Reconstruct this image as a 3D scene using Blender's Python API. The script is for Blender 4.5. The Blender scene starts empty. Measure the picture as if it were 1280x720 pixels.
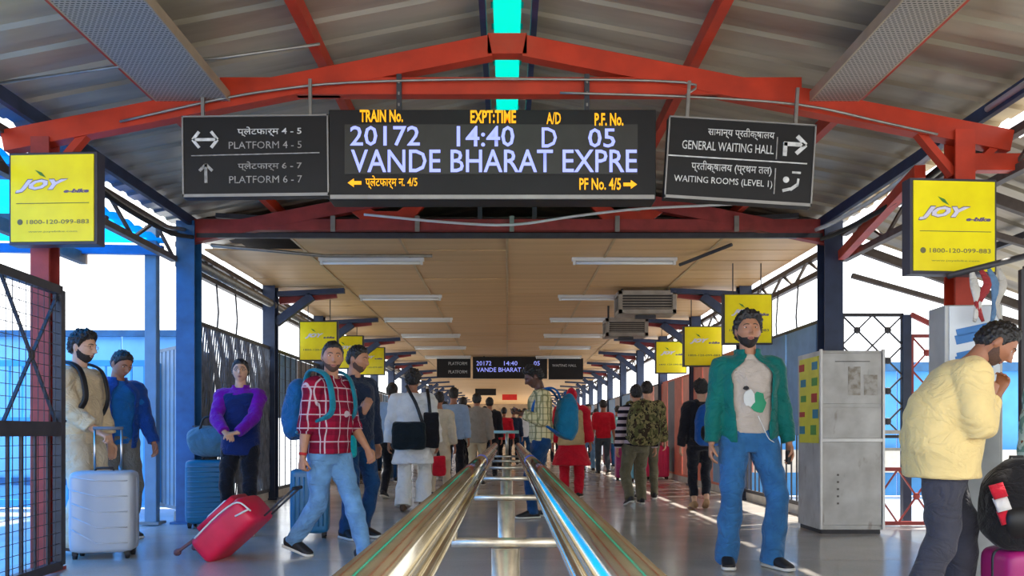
import bpy, bmesh, math, random
import numpy as np
from mathutils import Vector, Matrix, noise
random.seed(7)
R = math.radians
sc = bpy.context.scene
COL = sc.collection

# ------------------------------------------------------------------ camera
CAMH = 1.0
cam_d = bpy.data.cameras.new('camera'); cam = bpy.data.objects.new('camera', cam_d); COL.objects.link(cam)
cam.location = (0, 0, CAMH); cam.rotation_euler = (R(90), 0, 0)
cam_d.sensor_width = 36; cam_d.lens = 36 * 1000 / 1280
cam_d.shift_x = 6 / 1280; cam_d.shift_y = 180 / 1280
cam_d.clip_start = .05; cam_d.clip_end = 400
sc.camera = cam
# ------------------------------------------------------------------ world, sun, exposure
w = bpy.data.worlds.new('world'); sc.world = w; w.use_nodes = True
bg = w.node_tree.nodes['Background']
bg.inputs[0].default_value = (.93, .965, 1, 1); bg.inputs[1].default_value = 2.3
sd = bpy.data.lights.new('sun', 'SUN'); sd.energy = 11.0; sd.angle = R(1.2); sd.color = (1, .93, .82)
sun = bpy.data.objects.new('sun', sd); COL.objects.link(sun)
sun.rotation_euler = Vector((-.5, -.2, -1)).to_track_quat('-Z', 'Y').to_euler()
sc.view_settings.view_transform = 'Standard'; sc.view_settings.look = 'None'
sc.view_settings.gamma = 1; sc.view_settings.use_curve_mapping = False
sc.view_settings.exposure = 0.34

def at(x, y, Z):
    """world point seen in the photograph at pixel (x, y) when it stands Z metres away"""
    return Vector(((x - 634) / 1000 * Z, Z, CAMH + (540 - y) / 1000 * Z))

def on_floor(x, y):
    """floor point seen at pixel (x, y)"""
    Z = CAMH * 1000 / (y - 540); return Vector(((x - 634) / 1000 * Z, Z, 0))

# ------------------------------------------------------------------ materials
def srgb(c):
    return tuple(((v / 255) / 12.92 if v / 255 <= .04045 else ((v / 255 + .055) / 1.055) ** 2.4) for v in c)

class NT:
    def __init__(s, name):
        s.m = bpy.data.materials.new(name); s.m.use_nodes = True
        s.t = s.m.node_tree; s.b = s.t.nodes['Principled BSDF']; s.out = s.t.nodes['Material Output']
        s.tc = None
    def n(s, kind, **kw):
        nd = s.t.nodes.new(kind)
        for k, v in kw.items():
            if k in nd.inputs: nd.inputs[k].default_value = v
            else: setattr(nd, k, v)
        return nd
    def l(s, a, b): s.t.links.new(a, b)
    def co(s, kind='Object'):
        if not s.tc: s.tc = s.n('ShaderNodeTexCoord')
        return s.tc.outputs[kind]
    def math(s, op, a, b=None, c=None):
        nd = s.n('ShaderNodeMath', operation=op)
        for i, v in enumerate((a, b, c)):
            if v is None: continue
            if hasattr(v, 'is_output'): s.l(v, nd.inputs[i])
            else: nd.inputs[i].default_value = v
        return nd.outputs[0]
    def mix(s, f, a, b):
        nd = s.n('ShaderNodeMix', data_type='RGBA')
        for i, v in ((0, f), (6, a), (7, b)):
            if hasattr(v, 'is_output'): s.l(v, nd.inputs[i])
            else: nd.inputs[i].default_value = v if i == 0 else (*v[:3], 1)
        return nd.outputs[2]
    def noise(s, scale, detail=3, stretch=None, co=None, rough=.5):
        src = co or s.co()
        if stretch:
            mp = s.n('ShaderNodeMapping'); mp.inputs['Scale'].default_value = stretch
            s.l(src, mp.inputs[0]); src = mp.outputs[0]
        nd = s.n('ShaderNodeTexNoise', Scale=scale, Detail=detail, Roughness=rough); s.l(src, nd.inputs['Vector'])
        return nd.outputs['Fac']
    def ramp(s, f, a, b):
        nd = s.n('ShaderNodeMapRange'); s.l(f, nd.inputs[0]); nd.inputs[1].default_value = a; nd.inputs[2].default_value = b
        return nd.outputs[0]
    def bump(s, h, strength=.3, dist=.01):
        nd = s.n('ShaderNodeBump', Strength=strength, Distance=dist); s.l(h, nd.inputs['Height']); s.l(nd.outputs[0], s.b.inputs['Normal'])
    def base(s, v):
        if hasattr(v, 'is_output'): s.l(v, s.b.inputs['Base Color'])
        else: s.b.inputs['Base Color'].default_value = (*v[:3], 1)

MATS = {}
def mat(name, rgb=(128, 128, 128), rough=.6, metal=0, var=.12, scale=6, bump=0, bscale=40, spec=.5, stretch=None, coat=0):
    if name in MATS: return MATS[name]
    t = NT(name); c = srgb(rgb)
    t.b.inputs['Roughness'].default_value = rough; t.b.inputs['Metallic'].default_value = metal
    t.b.inputs['Specular IOR Level'].default_value = spec; t.b.inputs['Coat Weight'].default_value = coat
    if var:
        f = t.ramp(t.noise(scale, 4, stretch), .3, .7)
        t.base(t.mix(f, [v * (1 - var) for v in c], [min(1, v * (1 + var)) for v in c]))
    else: t.base(c)
    if bump: t.bump(t.noise(bscale, 4, stretch), bump, .01)
    MATS[name] = t.m
    return t.m
def creases(t):
    a = t.n('ShaderNodeTexNoise', Scale=5.5, Detail=4, Roughness=.5, Distortion=.9)
    mp = t.n('ShaderNodeMapping'); mp.inputs['Scale'].default_value = (1, 1, 1.5); mp.inputs['Rotation'].default_value = (.5, .4, .2)
    t.l(t.co(), mp.inputs[0]); t.l(mp.outputs[0], a.inputs['Vector'])
    r = t.math('ABSOLUTE', t.math('SUBTRACT', a.outputs['Fac'], .5))
    return t.math('ADD', t.math('MULTIPLY', t.math('POWER', r, .6), 1.6), t.math('MULTIPLY', t.noise(16, 4), .5))
def cloth(name, rgb, rough=.85, var=.15, wr=.5):
    if name in MATS: return MATS[name]
    t = NT(name); c = srgb(rgb)
    t.b.inputs['Roughness'].default_value = rough; t.b.inputs['Specular IOR Level'].default_value = .2
    t.b.inputs['Sheen Weight'].default_value = .15
    f = t.ramp(t.noise(9, 4), .3, .7)
    t.base(t.mix(f, [v * (1 - var) for v in c], [min(1, v * (1 + var)) for v in c]))
    t.bump(creases(t), wr * 1.15, .028)
    MATS[name] = t.m
    return t.m
def pattern_cloth(name, fn, rough=.85):
    if name in MATS: return MATS[name]
    t = NT(name); t.b.inputs['Roughness'].default_value = rough; t.b.inputs['Specular IOR Level'].default_value = .2
    sx = t.n('ShaderNodeSeparateXYZ'); t.l(t.co(), sx.inputs[0])
    t.base(fn(t, sx.outputs[0], sx.outputs[1], sx.outputs[2]))
    t.bump(creases(t), .4, .022)
    MATS[name] = t.m
    return t.m
def line(t, v, per, wid, off=0):
    """1 inside a line of the given width repeating every per metres"""
    a = t.math('FRACT', t.math('DIVIDE', t.math('ADD', v, 10 + off), per))
    return t.math('LESS_THAN', a, wid / per)
def emis(name, rgb, strength=1):
    if name in MATS: return MATS[name]
    t = NT(name); t.b.inputs['Base Color'].default_value = (*srgb(rgb), 1)
    t.b.inputs['Emission Color'].default_value = (*srgb(rgb), 1); t.b.inputs['Emission Strength'].default_value = strength
    MATS[name] = t.m
    return t.m
def sheet_translucent(name, rgb, amt=.8):
    if name in MATS: return MATS[name]
    t = NT(name); c = srgb(rgb)
    tr = t.n('ShaderNodeBsdfTranslucent'); tr.inputs[0].default_value = (*c, 1)
    mx = t.n('ShaderNodeMixShader'); mx.inputs[0].default_value = amt
    t.base(c); t.b.inputs['Roughness'].default_value = .4
    t.l(t.b.outputs[0], mx.inputs[1]); t.l(tr.outputs[0], mx.inputs[2]); t.l(mx.outputs[0], t.out.inputs[0])
    MATS[name] = t.m
    return t.m

# ------------------------------------------------------------------ mesh building
class MB:
    def __init__(s): s.v = []; s.f = []; s.mi = []
    def add(s, vs, fs, m=0):
        o = len(s.v); s.v += [tuple(v) for v in vs]; s.f += [tuple(i + o for i in f) for f in fs]; s.mi += [m] * len(fs)
    def box(s, c, size, rot=None, m=0):
        hx, hy, hz = size[0] / 2, size[1] / 2, size[2] / 2
        vs = [Vector((x, y, z)) for x in (-hx, hx) for y in (-hy, hy) for z in (-hz, hz)]
        if rot is not None: vs = [rot @ v for v in vs]
        c = Vector(c); vs = [v + c for v in vs]
        s.add(vs, [(0, 1, 3, 2), (4, 6, 7, 5), (0, 4, 5, 1), (2, 3, 7, 6), (0, 2, 6, 4), (1, 5, 7, 3)], m)
        return s
    def bar(s, p0, p1, wd, h, up=(0, 0, 1), m=0):
        p0 = Vector(p0); p1 = Vector(p1); d = p1 - p0; L = d.length; d.normalize()
        up = Vector(up)
        if abs(d.dot(up)) > .98: up = Vector((0, 1, 0))
        x = d.cross(up).normalized(); z = x.cross(d).normalized()
        rot = Matrix((x, d, z)).transposed()
        s.box((p0 + p1) / 2, (wd, L, h), rot, m); return s
    def tube(s, pts, r, n=8, m=0, closed=False):
        pts = [Vector(p) for p in pts]
        rs = r if isinstance(r, (list, tuple)) else [r] * len(pts)
        loft(s, pts, [(q, q) for q in rs], n, m=m, sub=1); return s
    def ico(s, c, r, m=0, n=8):
        c = Vector(c); r3 = r if isinstance(r, (tuple, list)) else (r, r, r)
        vs = []; fs = []
        for i in range(1, n):
            a = math.pi * i / n
            for j in range(2 * n):
                b = math.pi * j / n
                vs.append((c.x + r3[0] * math.sin(a) * math.cos(b), c.y + r3[1] * math.sin(a) * math.sin(b), c.z + r3[2] * math.cos(a)))
        k = 2 * n
        for i in range(n - 2):
            for j in range(k): fs.append((i * k + j, (i + 1) * k + j, (i + 1) * k + (j + 1) % k, i * k + (j + 1) % k))
        vs.append((c.x, c.y, c.z + r3[2])); vs.append((c.x, c.y, c.z - r3[2])); t = len(vs) - 2; b_ = t + 1
        for j in range(k):
            fs.append((t, j, (j + 1) % k)); fs.append((b_, (n - 2) * k + (j + 1) % k, (n - 2) * k + j))
        s.add(vs, fs, m); return s
    def prism(s, outline, y0, y1, m=0):
        """outline of (x, z) points extruded along y"""
        n = len(outline)
        vs = [(x, y0, z) for x, z in outline] + [(x, y1, z) for x, z in outline]
        fs = [tuple(range(n))[::-1], tuple(range(n, 2 * n))] + [(i, (i + 1) % n, n + (i + 1) % n, n + i) for i in range(n)]
        s.add(vs, fs, m); return s
    def mesh(s, name='mesh'):
        me = bpy.data.meshes.new(name); me.from_pydata(s.v, [], s.f)
        if any(s.mi): me.polygons.foreach_set('material_index', s.mi)
        bm = bmesh.new(); bm.from_mesh(me); bmesh.ops.recalc_face_normals(bm, faces=bm.faces); bm.to_mesh(me); bm.free()
        return me

def crom(pts, sub):
    if sub <= 1 or len(pts) < 3: return pts
    out = []
    P = [pts[0] * 2 - pts[1]] + pts + [pts[-1] * 2 - pts[-2]]
    for i in range(1, len(P) - 2):
        for k in range(sub):
            t = k / sub
            a, b, c, d = P[i - 1], P[i], P[i + 1], P[i + 2]
            out.append(.5 * ((2 * b) + (c - a) * t + (2 * a - 5 * b + 4 * c - d) * t * t + (3 * b - a - 3 * c + d) * t ** 3))
    out.append(P[-2]); return out

def loft(mb, pts, radii, n=16, side=(1, 0, 0), m=0, sub=3, ex=2.0, cap=True):
    pts = [Vector(p) for p in pts]
    A = crom([np.array([*p, *r]) for p, r in zip(pts, radii)], sub)
    C = [Vector(a[:3]) for a in A]; N = len(C)
    vs = []; fs = []
    sd = Vector(side)
    for i in range(N):
        t = (C[min(i + 1, N - 1)] - C[max(i - 1, 0)])
        t = t.normalized() if t.length > 1e-6 else Vector((0, 0, 1))
        if abs(sd.normalized().dot(t)) > .97: sd = Vector((0, 1, 0)) if abs(t.y) < .9 else Vector((0, 0, 1))
        u = (sd - t * sd.dot(t)).normalized(); v = t.cross(u)
        sd = u
        for j in range(n):
            a = 2 * math.pi * j / n; ca, sa = math.cos(a), math.sin(a)
            if ex != 2:
                ca = math.copysign(abs(ca) ** (2 / ex), ca); sa = math.copysign(abs(sa) ** (2 / ex), sa)
            vs.append(C[i] + u * (A[i][3] * ca) + v * (A[i][4] * sa))
    for i in range(N - 1):
        for j in range(n): fs.append((i * n + j, i * n + (j + 1) % n, (i + 1) * n + (j + 1) % n, (i + 1) * n + j))
    if cap: fs.append(tuple(range(n))[::-1]); fs.append(tuple((N - 1) * n + j for j in range(n)))
    mb.add(vs, fs, m)

def link(name, data, parent=None, loc=None, rotz=None):
    o = bpy.data.objects.new(name, data); COL.objects.link(o)
    if parent: o.parent = parent
    if loc is not None: o.location = loc
    if rotz is not None: o.rotation_euler = (0, 0, rotz)
    return o
def obj(name, mb, m, parent=None, smooth=False, bevel=0, loc=None, kind=None, label=None):
    me = mb.mesh(name) if isinstance(mb, MB) else mb
    for q in (m if isinstance(m, (list, tuple)) else [m]): me.materials.append(q)
    if smooth: me.shade_smooth()
    o = link(name, me, parent, loc)
    if bevel:
        b = o.modifiers.new('bevel', 'BEVEL'); b.width = bevel; b.segments = 2; b.limit_method = 'ANGLE'; b.angle_limit = R(40)
    if kind: o['kind'] = kind
    if label: o['label'] = label
    return o
def tag(o, label, cat, group=None):
    o['label'] = label; o['category'] = cat
    if group: o['group'] = group
    return o
def thing(name, label, cat, loc=(0, 0, 0), rotz=0, group=None):
    return tag(link(name, None, None, loc, rotz), label, cat, group)
def struct(name, parent=None):
    o = link(name, None, parent); o['kind'] = 'structure'; return o
def copy_tree(o, parent=None):
    c = o.copy(); COL.objects.link(c); c.parent = parent
    for ch in list(o.children): copy_tree(ch, c)
    return c
def inst(name, me, parent, loc, rot=None):
    o = link(name, me, parent, loc)
    if rot is not None: o.rotation_euler = rot
    return o

def remesh(mb, voxel, smooth=4, folds=0, seed=0, fscale=1.0, name='m'):
    me = mb.mesh(name)
    o = bpy.data.objects.new('tmp', me); COL.objects.link(o)
    r = o.modifiers.new('r', 'REMESH'); r.mode = 'VOXEL'; r.voxel_size = voxel
    if smooth:
        s = o.modifiers.new('s', 'SMOOTH'); s.iterations = smooth; s.factor = .5
    dg = bpy.context.evaluated_depsgraph_get()
    out = bpy.data.meshes.new_from_object(o.evaluated_get(dg))
    bpy.data.objects.remove(o); bpy.data.meshes.remove(me)
    if folds and len(out.vertices):
        n = len(out.vertices); co = np.empty(n * 3, 'f'); no = np.empty(n * 3, 'f')
        out.vertices.foreach_get('co', co); out.vertex_normals.foreach_get('vector', no)
        co = co.reshape(-1, 3); no = no.reshape(-1, 3); p = co * fscale + seed * 3.7
        x, y, z = p[:, 0], p[:, 1], p[:, 2]
        wv = .8 * np.sin(7 * x + 3 * y) + .7 * np.sin(9 * y - 4 * z)
        d = np.sin(34 * z + 14 * x + 2.2 * wv + 9 * y) * .5 + np.sin(21 * x - 17 * z + 1.7 * wv + 15 * y) * .45 + np.sin(57 * z - 23 * x + 31 * y + wv) * .22
        co += no * (d * folds)[:, None]
        out.vertices.foreach_set('co', co.ravel())
    out.shade_smooth(); out.name = name; return out

def text(s, x0, x1, z0, z1, m, parent, y=0, name='lettering', bold=0, shear=0, depth=.0015, keep=False):
    """writing on a face looking at -Y, stretched into the given box in the parent's own x, z"""
    c = bpy.data.curves.new('t', 'FONT'); c.body = s; c.offset = bold; c.shear = shear; c.resolution_u = 2
    o = bpy.data.objects.new('t', c); me = bpy.data.meshes.new_from_object(o); bpy.data.objects.remove(o)
    n = len(me.vertices); co = np.empty(n * 3); me.vertices.foreach_get('co', co); co = co.reshape(-1, 3)
    a = co.min(0); b = co.max(0); sx = (x1 - x0) / (b[0] - a[0]); sz = (z1 - z0) / (b[1] - a[1])
    out = np.stack([x0 + (co[:, 0] - a[0]) * sx, np.full(n, y - depth), z0 + (co[:, 1] - a[1]) * sz], 1)
    me.vertices.foreach_set('co', out.ravel()); me.update(); me.materials.append(m)
    return link(name, me, parent)
# ------------------------------------------------------------------ palette
RED = mat('red_oxide_paint', (182, 50, 20), .5, var=.18, scale=5, bump=.1)
DRED = mat('old_red_paint', (150, 52, 46), .55, var=.25, scale=7, bump=.15)
NAVY = mat('navy_paint', (40, 52, 78), .5, var=.25, scale=7)
BLUEP = mat('blue_paint', (34, 92, 140), .45, var=.25, scale=6)
GREYP = mat('grey_paint', (120, 124, 126), .45, var=.15, scale=6)
DARK = mat('dark_iron', (52, 50, 54), .5, var=.25, scale=12)
BROWN = mat('brown_iron', (88, 76, 68), .6, var=.3, scale=10)
STEEL = mat('brushed_steel', (205, 203, 198), .28, 1, var=.06, scale=30, stretch=(1, 1, .1))
BLACK = mat('black_plastic', (24, 22, 22), .5, var=.1)
RUBBER = mat('black_rubber', (22, 22, 24), .8, var=.1)
WHITEP = mat('white_paint', (215, 213, 206), .5, var=.06)
GALV = mat('galvanised_steel', (150, 146, 138), .4, .7, var=.15, scale=14)

def mat_rail():
    t = NT('polished_handrail'); t.b.inputs['Metallic'].default_value = 1
    t.base(t.mix(t.ramp(t.noise(14, 5, (1, .15, 1)), .35, .7), srgb((205, 196, 178)), srgb((172, 158, 130))))
    t.l(t.math('MULTIPLY_ADD', t.noise(25, 4), .16, .07), t.b.inputs['Roughness']); return t.m
RAILM = mat_rail()
def mat_roof():
    t = NT('roof_sheet_metal'); t.b.inputs['Metallic'].default_value = .25; t.b.inputs['Roughness'].default_value = .34
    f = t.ramp(t.noise(2.2, 5, (.25, 1.5, 1), t.co('Object')), .35, .7)
    t.base(t.mix(f, srgb((184, 172, 148)), srgb((140, 130, 112)))); t.bump(t.noise(9, 3, (.2, 1, 1)), .15, .02); return t.m
ROOFM = mat_roof()
def mat_floor():
    t = NT('grey_stone_floor')
    f = t.ramp(t.noise(.7, 6), .3, .7); g = t.ramp(t.noise(60, 3), .35, .65)
    c = t.mix(f, srgb((172, 167, 161)), srgb((192, 186, 179)))
    c = t.mix(t.math('MULTIPLY', g, .25), c, srgb((146, 141, 136)))
    t.base(c); t.l(t.math('MULTIPLY_ADD', t.noise(2.5, 5), .22, .08), t.b.inputs['Roughness'])
    t.b.inputs['Specular IOR Level'].default_value = .6; return t.m
FLOORM = mat_floor()
def mat_ceil():
    t = NT('tan_ceiling_board'); t.b.inputs['Roughness'].default_value = .5
    oi = t.n('ShaderNodeObjectInfo')
    f = t.ramp(t.noise(3, 5, (.2, 2, 1)), .3, .7)
    c = t.mix(f, srgb((222, 180, 126)), srgb((202, 160, 108)))
    c = t.mix(t.math('MULTIPLY', oi.outputs['Random'], .35), c, srgb((186, 146, 98)))
    t.base(c); return t.m
CEILM = mat_ceil()
def mat_perf():
    t = NT('perforated_tray_metal'); t.b.inputs['Roughness'].default_value = .5; t.b.inputs['Metallic'].default_value = .3
    sx = t.n('ShaderNodeSeparateXYZ'); t.l(t.co(), sx.inputs[0])
    row = t.math('FLOOR', t.math('DIVIDE', sx.outputs[1], .022))
    u = t.math('SUBTRACT', t.math('FRACT', t.math('ADD', t.math('DIVIDE', sx.outputs[0], .03), t.math('MULTIPLY', row, .5))), .5)
    v = t.math('SUBTRACT', t.math('FRACT', t.math('DIVIDE', sx.outputs[1], .022)), .5)
    r = t.math('ADD', t.math('MULTIPLY', u, t.math('MULTIPLY', u, .7)), t.math('MULTIPLY', v, t.math('MULTIPLY', v, 2.2)))
    hole = t.math('LESS_THAN', r, .1)
    t.base(t.mix(hole, srgb((165, 156, 146)), srgb((52, 46, 42)))); return t.m
PERF = mat_perf()
def corr_sheet(x0, x1, z_at0, z_at1, y0, y1, pitch=.3, h=.02, th=.002):
    """trapezoid corrugated sheet: ribs run along x, the profile steps along y"""
    mb = MB(); prof = []
    y = y0
    while y < y1 - 1e-6:
        for f, e in ((0, 0), (.5, 0), (.6, h), (.9, h)):
            if y + f * pitch < y1: prof.append((y + f * pitch, e))
        y += pitch
    prof.append((y1, 0))
    vs = []; 
    for yy, e in prof: vs += [(x0, yy, z_at0 + e), (x1, yy, z_at1 + e)]
    mb.add(vs, [(2 * i, 2 * i + 1, 2 * i + 3, 2 * i + 2) for i in range(len(prof) - 1)])
    return mb

# ------------------------------------------------------------------ floor and ceiling
fl = struct('floor')
# long concrete strips between joints across the corridor, built as slabs
slab = MB(); slab.box((0, 0, -.04), (3.697, 1.497, .08)); slab_me = slab.mesh('floor_slab'); slab_me.materials.append(FLOORM)
k = 0
for i in range(15):
    for sx_ in (-1.85, 1.85):
        inst('floor_slab', slab_me, fl, (sx_, -2 + i * 1.5, 0)); k += 1
far = MB(); far.box((0, 20 + 25.25, -.045), (7.4, 50.5, .08)); 
o = obj('far_floor', far, FLOORM, fl); o['kind'] = 'stuff'
und = MB(); und.box((0, 34, -.12), (7.5, 76, .07)); obj('floor_base', und, mat('dark_joint', (120, 116, 112), .8), fl)
pl = struct('floor')
lf = MB(); lf.box((-8.7, 2.2, -.05), (10, 17, .08)); obj('side_floor', lf, mat('smooth_concrete', (186, 190, 192), .14, var=.1, scale=2), pl)
rf = MB(); rf.box((6.7, 5, -.05), (6, 16, .08)); obj('side_floor', rf, mat('smooth_concrete'), pl)
for s_, nm in ((-1, 'left'), (1, 'right')):
    st = struct('trim_' + ('1' if s_ < 0 else '2'))
    for i in range(12):
        if s_ < 0 and 1: pass
        z0 = 8.95 + i * 3.1
        cb = MB(); cb.box((s_ * 3.62, z0 + 1.5, .05), (.2, 3.06, .14)); obj('kerb', cb, mat('pale_kerb', (196, 190, 180), .7), st, bevel=.01)

ce = struct('ceiling')
H_C = 3.16
pan = MB(); pan.box((0, 0, .01), (1.19, .592, .02)); pan_me = pan.mesh('ceiling_panel'); pan_me.materials.append(CEILM)
rr = random.Random(3)
for i in range(40):
    Z = 9.2 + i * .6
    for c_ in range(6):
        X = -3.0 + c_ * 1.2
        if X < -2.4 and i < 1: continue
        o = inst('ceiling_panel', pan_me, ce, (X, Z, H_C + rr.uniform(-.004, .006)), (R(rr.uniform(-.5, .5)), R(rr.uniform(-.25, .25)), 0))
fc = MB(); fc.box((0, 33 + 17, H_C + .01), (7.2, 34, .02)); obj('far_ceiling', fc, CEILM, ce, kind='stuff')
sm = MB()
for X in (-2.4, -1.2, 0, 1.2, 2.4): sm.box((X, 21, H_C - .006), (.03, 24.4, .01))
o = obj('seam_strip', sm, mat('seam_cream', (190, 160, 116), .5), ce); o['kind'] = 'stuff'
dk = MB(); dk.box((0, 34, H_C + .25), (7.1, 50, .02)); obj('ceiling_deck', dk, mat('void_dark', (60, 54, 48), .9), ce)

ew = struct('wall_end_added')
a = MB(); a.box((0, 62, 1.7), (7.6, .1, 3.6)); obj('added_end_panel', a, mat('added_end_tan', (140, 116, 88), .7, var=.3, scale=1.5), ew)  # added wall, keeps the white sky from glowing in at the far end
# ------------------------------------------------------------------ gable roof over the near bays
AP = 4.06; SL = .195; EX = 3.75
def roof_z(x): return AP - SL * abs(x)
roof = struct('roof')
for s_ in (-1, 1):
    for i in range(11):
        y0 = -.2 + i * .9 if i else -.2
        me = corr_sheet(s_ * .1, s_ * EX, roof_z(.1), roof_z(EX), y0, y0 + .9)
        obj('roof_sheet', me, ROOFM, roof)
    for i in range(6):
        y0 = 9.7 + i * 9
        obj('roof_sheet', corr_sheet(s_ * .0, s_ * EX, AP, roof_z(EX), y0, y0 + 9, pitch=.5), ROOFM, roof)
# teal skylight strip along the ridge
ts = MB(); ts.box((0, 4.75, AP + .0), (.26, 9.9, .006)); o = obj('roof_skylight', ts, sheet_translucent('teal_skylight_sheet', (14, 205, 195), .62), roof)
pur = MB(); pur.bar((0, -.2, 0), (0, 9.4, 0), .07, .11); pm = pur.mesh('roof_purlin'); pm.materials.append(RED)
pd = MB(); pd.bar((0, -.2, 0), (0, 9.4, 0), .045, .1); pdm = pd.mesh('roof_purlin'); pdm.materials.append(NAVY)
for X, me in ((-1.34, pm), (-2.56, pm), (1.36, pm), (2.56, pm), (-.17, pdm), (.19, pdm), (-3.45, pdm), (3.45, pdm)):
    inst('roof_purlin', me, roof, (X, 0, roof_z(X) - .085))

# ------------------------------------------------------------------ trusses
def truss(Z, rafm, name_label, hx=3.6, tie_z=None, tie_x=(-1.4, 1.3), drop=.14, grp=None):
    t = thing('roof_truss', name_label, 'truss', (0, Z, 0))
    ap = AP - .14 - drop + .0
    for s_ in (-1, 1):
        a = MB(); e = (s_ * hx, 0, ap - SL * hx + .0); q = (s_ * .12, 0, ap - SL * .12)
        a.bar(e, q, .10, .15)
        obj('rafter', a, rafm, t)
    mb = MB(); mb.box((0, 0, ap - .01), (.28, .10, .145)); obj('ridge_plate', mb, rafm, t)
    if tie_z:
        b = MB(); b.bar((tie_x[0], .0, tie_z), (tie_x[1], 0, tie_z), .09, .12); obj('tie_beam', b, rafm, t)
    return t
T1 = truss(5.75, RED, 'front red steel gable truss spanning the hall above the hanging departure boards', tie_z=3.47, tie_x=(-2.05, 2.1))
for s_ in (-1, 1):
    g = MB(); g.prism([(s_ * 1.2, 3.41), (s_ * 2.3, 3.41 - .0), (s_ * 2.3, 3.44), (s_ * 1.2, 3.6)], -.02, .02); obj('gusset', g, RED, T1)
T2 = truss(8.8, DRED, 'second dim red truss above the front edge of the tan ceiling', hx=3.6, tie_z=3.27, tie_x=(-3.45, 3.5), drop=.1)
b = MB(); b.bar((-3.4, -.03, 3.15), (3.45, -.03, 3.15), .05, .05); obj('lower_chord', b, DARK, T2)
for x in (-1.9, -.98, .05, 1.2, 2.5):
    g = MB(); g.box((x, -.08, 3.27), (.05, .02, .17)); obj('strap', g, GALV, T2)
for s_ in (-1, 1):
    g = MB(); g.prism([(s_ * 1.05, 3.33), (s_ * 1.6, 3.33), (s_ * 1.95, 3.6), (s_ * 1.75, 3.6), (s_ * 1.45, 3.42), (s_ * 1.2, 3.42), (s_ * .95, 3.6), (s_ * .8, 3.6)], -.03, .03); obj('brace_plate', g, RED, T2)
    m_ = MB(); m_.bar((s_ * .3, 0, 3.33), (s_ * .3, 0, 3.85), .05, .05); obj('king_post', m_, DARK, T2)
    m_ = MB(); m_.bar((s_ * 2.4, 0, 3.33), (s_ * 3.2, 0, 3.38), .05, .05); obj('web_bar', m_, DARK, T2)

# ------------------------------------------------------------------ columns
def hcol(x, Z, top, m, label, wd=.17, grp=None, braces=True, bm_=None):
    t = thing('steel_column', label, 'column', (x, Z, 0), 0, grp)
    a = MB()
    for dy in (-wd / 2, wd / 2): a.box((0, dy, top / 2), (wd, .014, top))
    a.box((0, 0, top / 2), (.016, wd, top)); obj('shaft', a, m, t)
    p = MB(); p.box((0, 0, .012), (wd * 1.5, wd * 1.5, .024)); obj('base_plate', p, m, t)
    if braces:
        s_ = -1 if x > 0 else 1
        b = MB(); b.bar((s_ * .08, 0, 2.62), (s_ * .62, 0, 3.02), .1, .12); b.bar((s_ * .1, 0, 3.05), (s_ * 1.1, 0, 3.1), .1, .07)
        obj('knee_brace', b, bm_ or m, t)
    return t
c = hcol(-3.32, 5.75, 3.1, DRED, 'red steel post behind the mesh gate at the far left', .13, braces=False)
g = MB(); g.bar((.05, 0, 2.85), (.35, 0, 3.2), .07, .05); obj('knee_brace', g, RED, c)
c = hcol(3.25, 5.75, 3.15, RED, 'red steel post behind the right-hand yellow sign', .14, braces=False)
g = MB(); g.bar((-.05, 0, 2.85), (-.3, 0, 3.15), .07, .05); g.bar((.05, 0, 2.85), (.3, 0, 3.1), .07, .05); obj('knee_brace', g, RED, c)
g = MB(); g.bar((.0, 0, 2.93), (1.2, 0, 2.93), .08, .12); obj('side_arm', g, RED, c)
hcol(-3.5, 8.8, 3.3, BLUEP, 'blue steel column nearest on the left, beside the teal suitcase', .2, braces=False)
hcol(3.55, 8.8, 3.3, NAVY, 'dark navy steel column rising behind the metal cabinet', .2, braces=False)
ordn = ['second', 'third', 'fourth', 'fifth', 'sixth']
for s_, side in ((-1, 'left'), (1, 'right')):
    for i in range(15):
        Z = 11.9 + 3.1 * i
        if i < 5: lab = '%s dark navy steel column along the %s side, counted from the nearest' % (ordn[i], side); grp = None
        else: lab = 'small far-off dark column lining the %s side beyond the far board' % side; grp = 'far columns on the %s' % side
        c = hcol(s_ * 3.52, Z, 3.2, NAVY, lab, .18, grp)
        if i < 6:
            g = MB(); g.bar((-s_ * .1, .14, 2.98), (-s_ * .95, .14, 3.08), .08, .12); obj('rafter_stub', g, DRED, c)
po = thing('steel_pole', 'slim blue-grey square pole standing in front of the grey slat gate', 'pole', at(190, 655, 8.7) * 1)
po.location = (-3.86, 8.7, 0)
a = MB(); a.box((0, 0, 1.62), (.13, .1, 3.24)); obj('shaft', a, mat('pole_blue_grey', (104, 136, 158), .4), po, bevel=.01)
a = MB(); a.box((0, 0, .015), (.22, .2, .03)); obj('base_plate', a, GREYP, po)

# eave girders running the length of the hall
def girder(x, z, y0, y1, m, label, lattice=True, h=.28):
    t = thing('eave_girder', label, 'beam', (x, y0, z))
    L = y1 - y0
    for nm, dz in (('top_chord', h / 2), ('bottom_chord', -h / 2)):
        a = MB(); a.bar((0, 0, dz), (0, L, dz), .07, .06); obj(nm, a, m, t)
    if lattice:
        a = MB(); n = int(L / .45)
        for i in range(n):
            ya = i * L / n; yb = (i + 1) * L / n
            a.bar((0, ya, -h / 2 if i % 2 else h / 2), (0, yb, h / 2 if i % 2 else -h / 2), .03, .025)
        o = obj('lattice', a, m, t); o['kind'] = 'stuff'
    return t
girder(-3.62, 3.02, 1.5, 8.7, BROWN, 'brown lattice eave girder above the left yellow sign')
girder(3.66, 3.02, 1.5, 8.7, BROWN, 'brown lattice eave girder above the right yellow sign')
girder(-3.66, 2.98, 8.9, 58, BROWN, 'long brown eave girder running away down the left side', True, .22)
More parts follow.
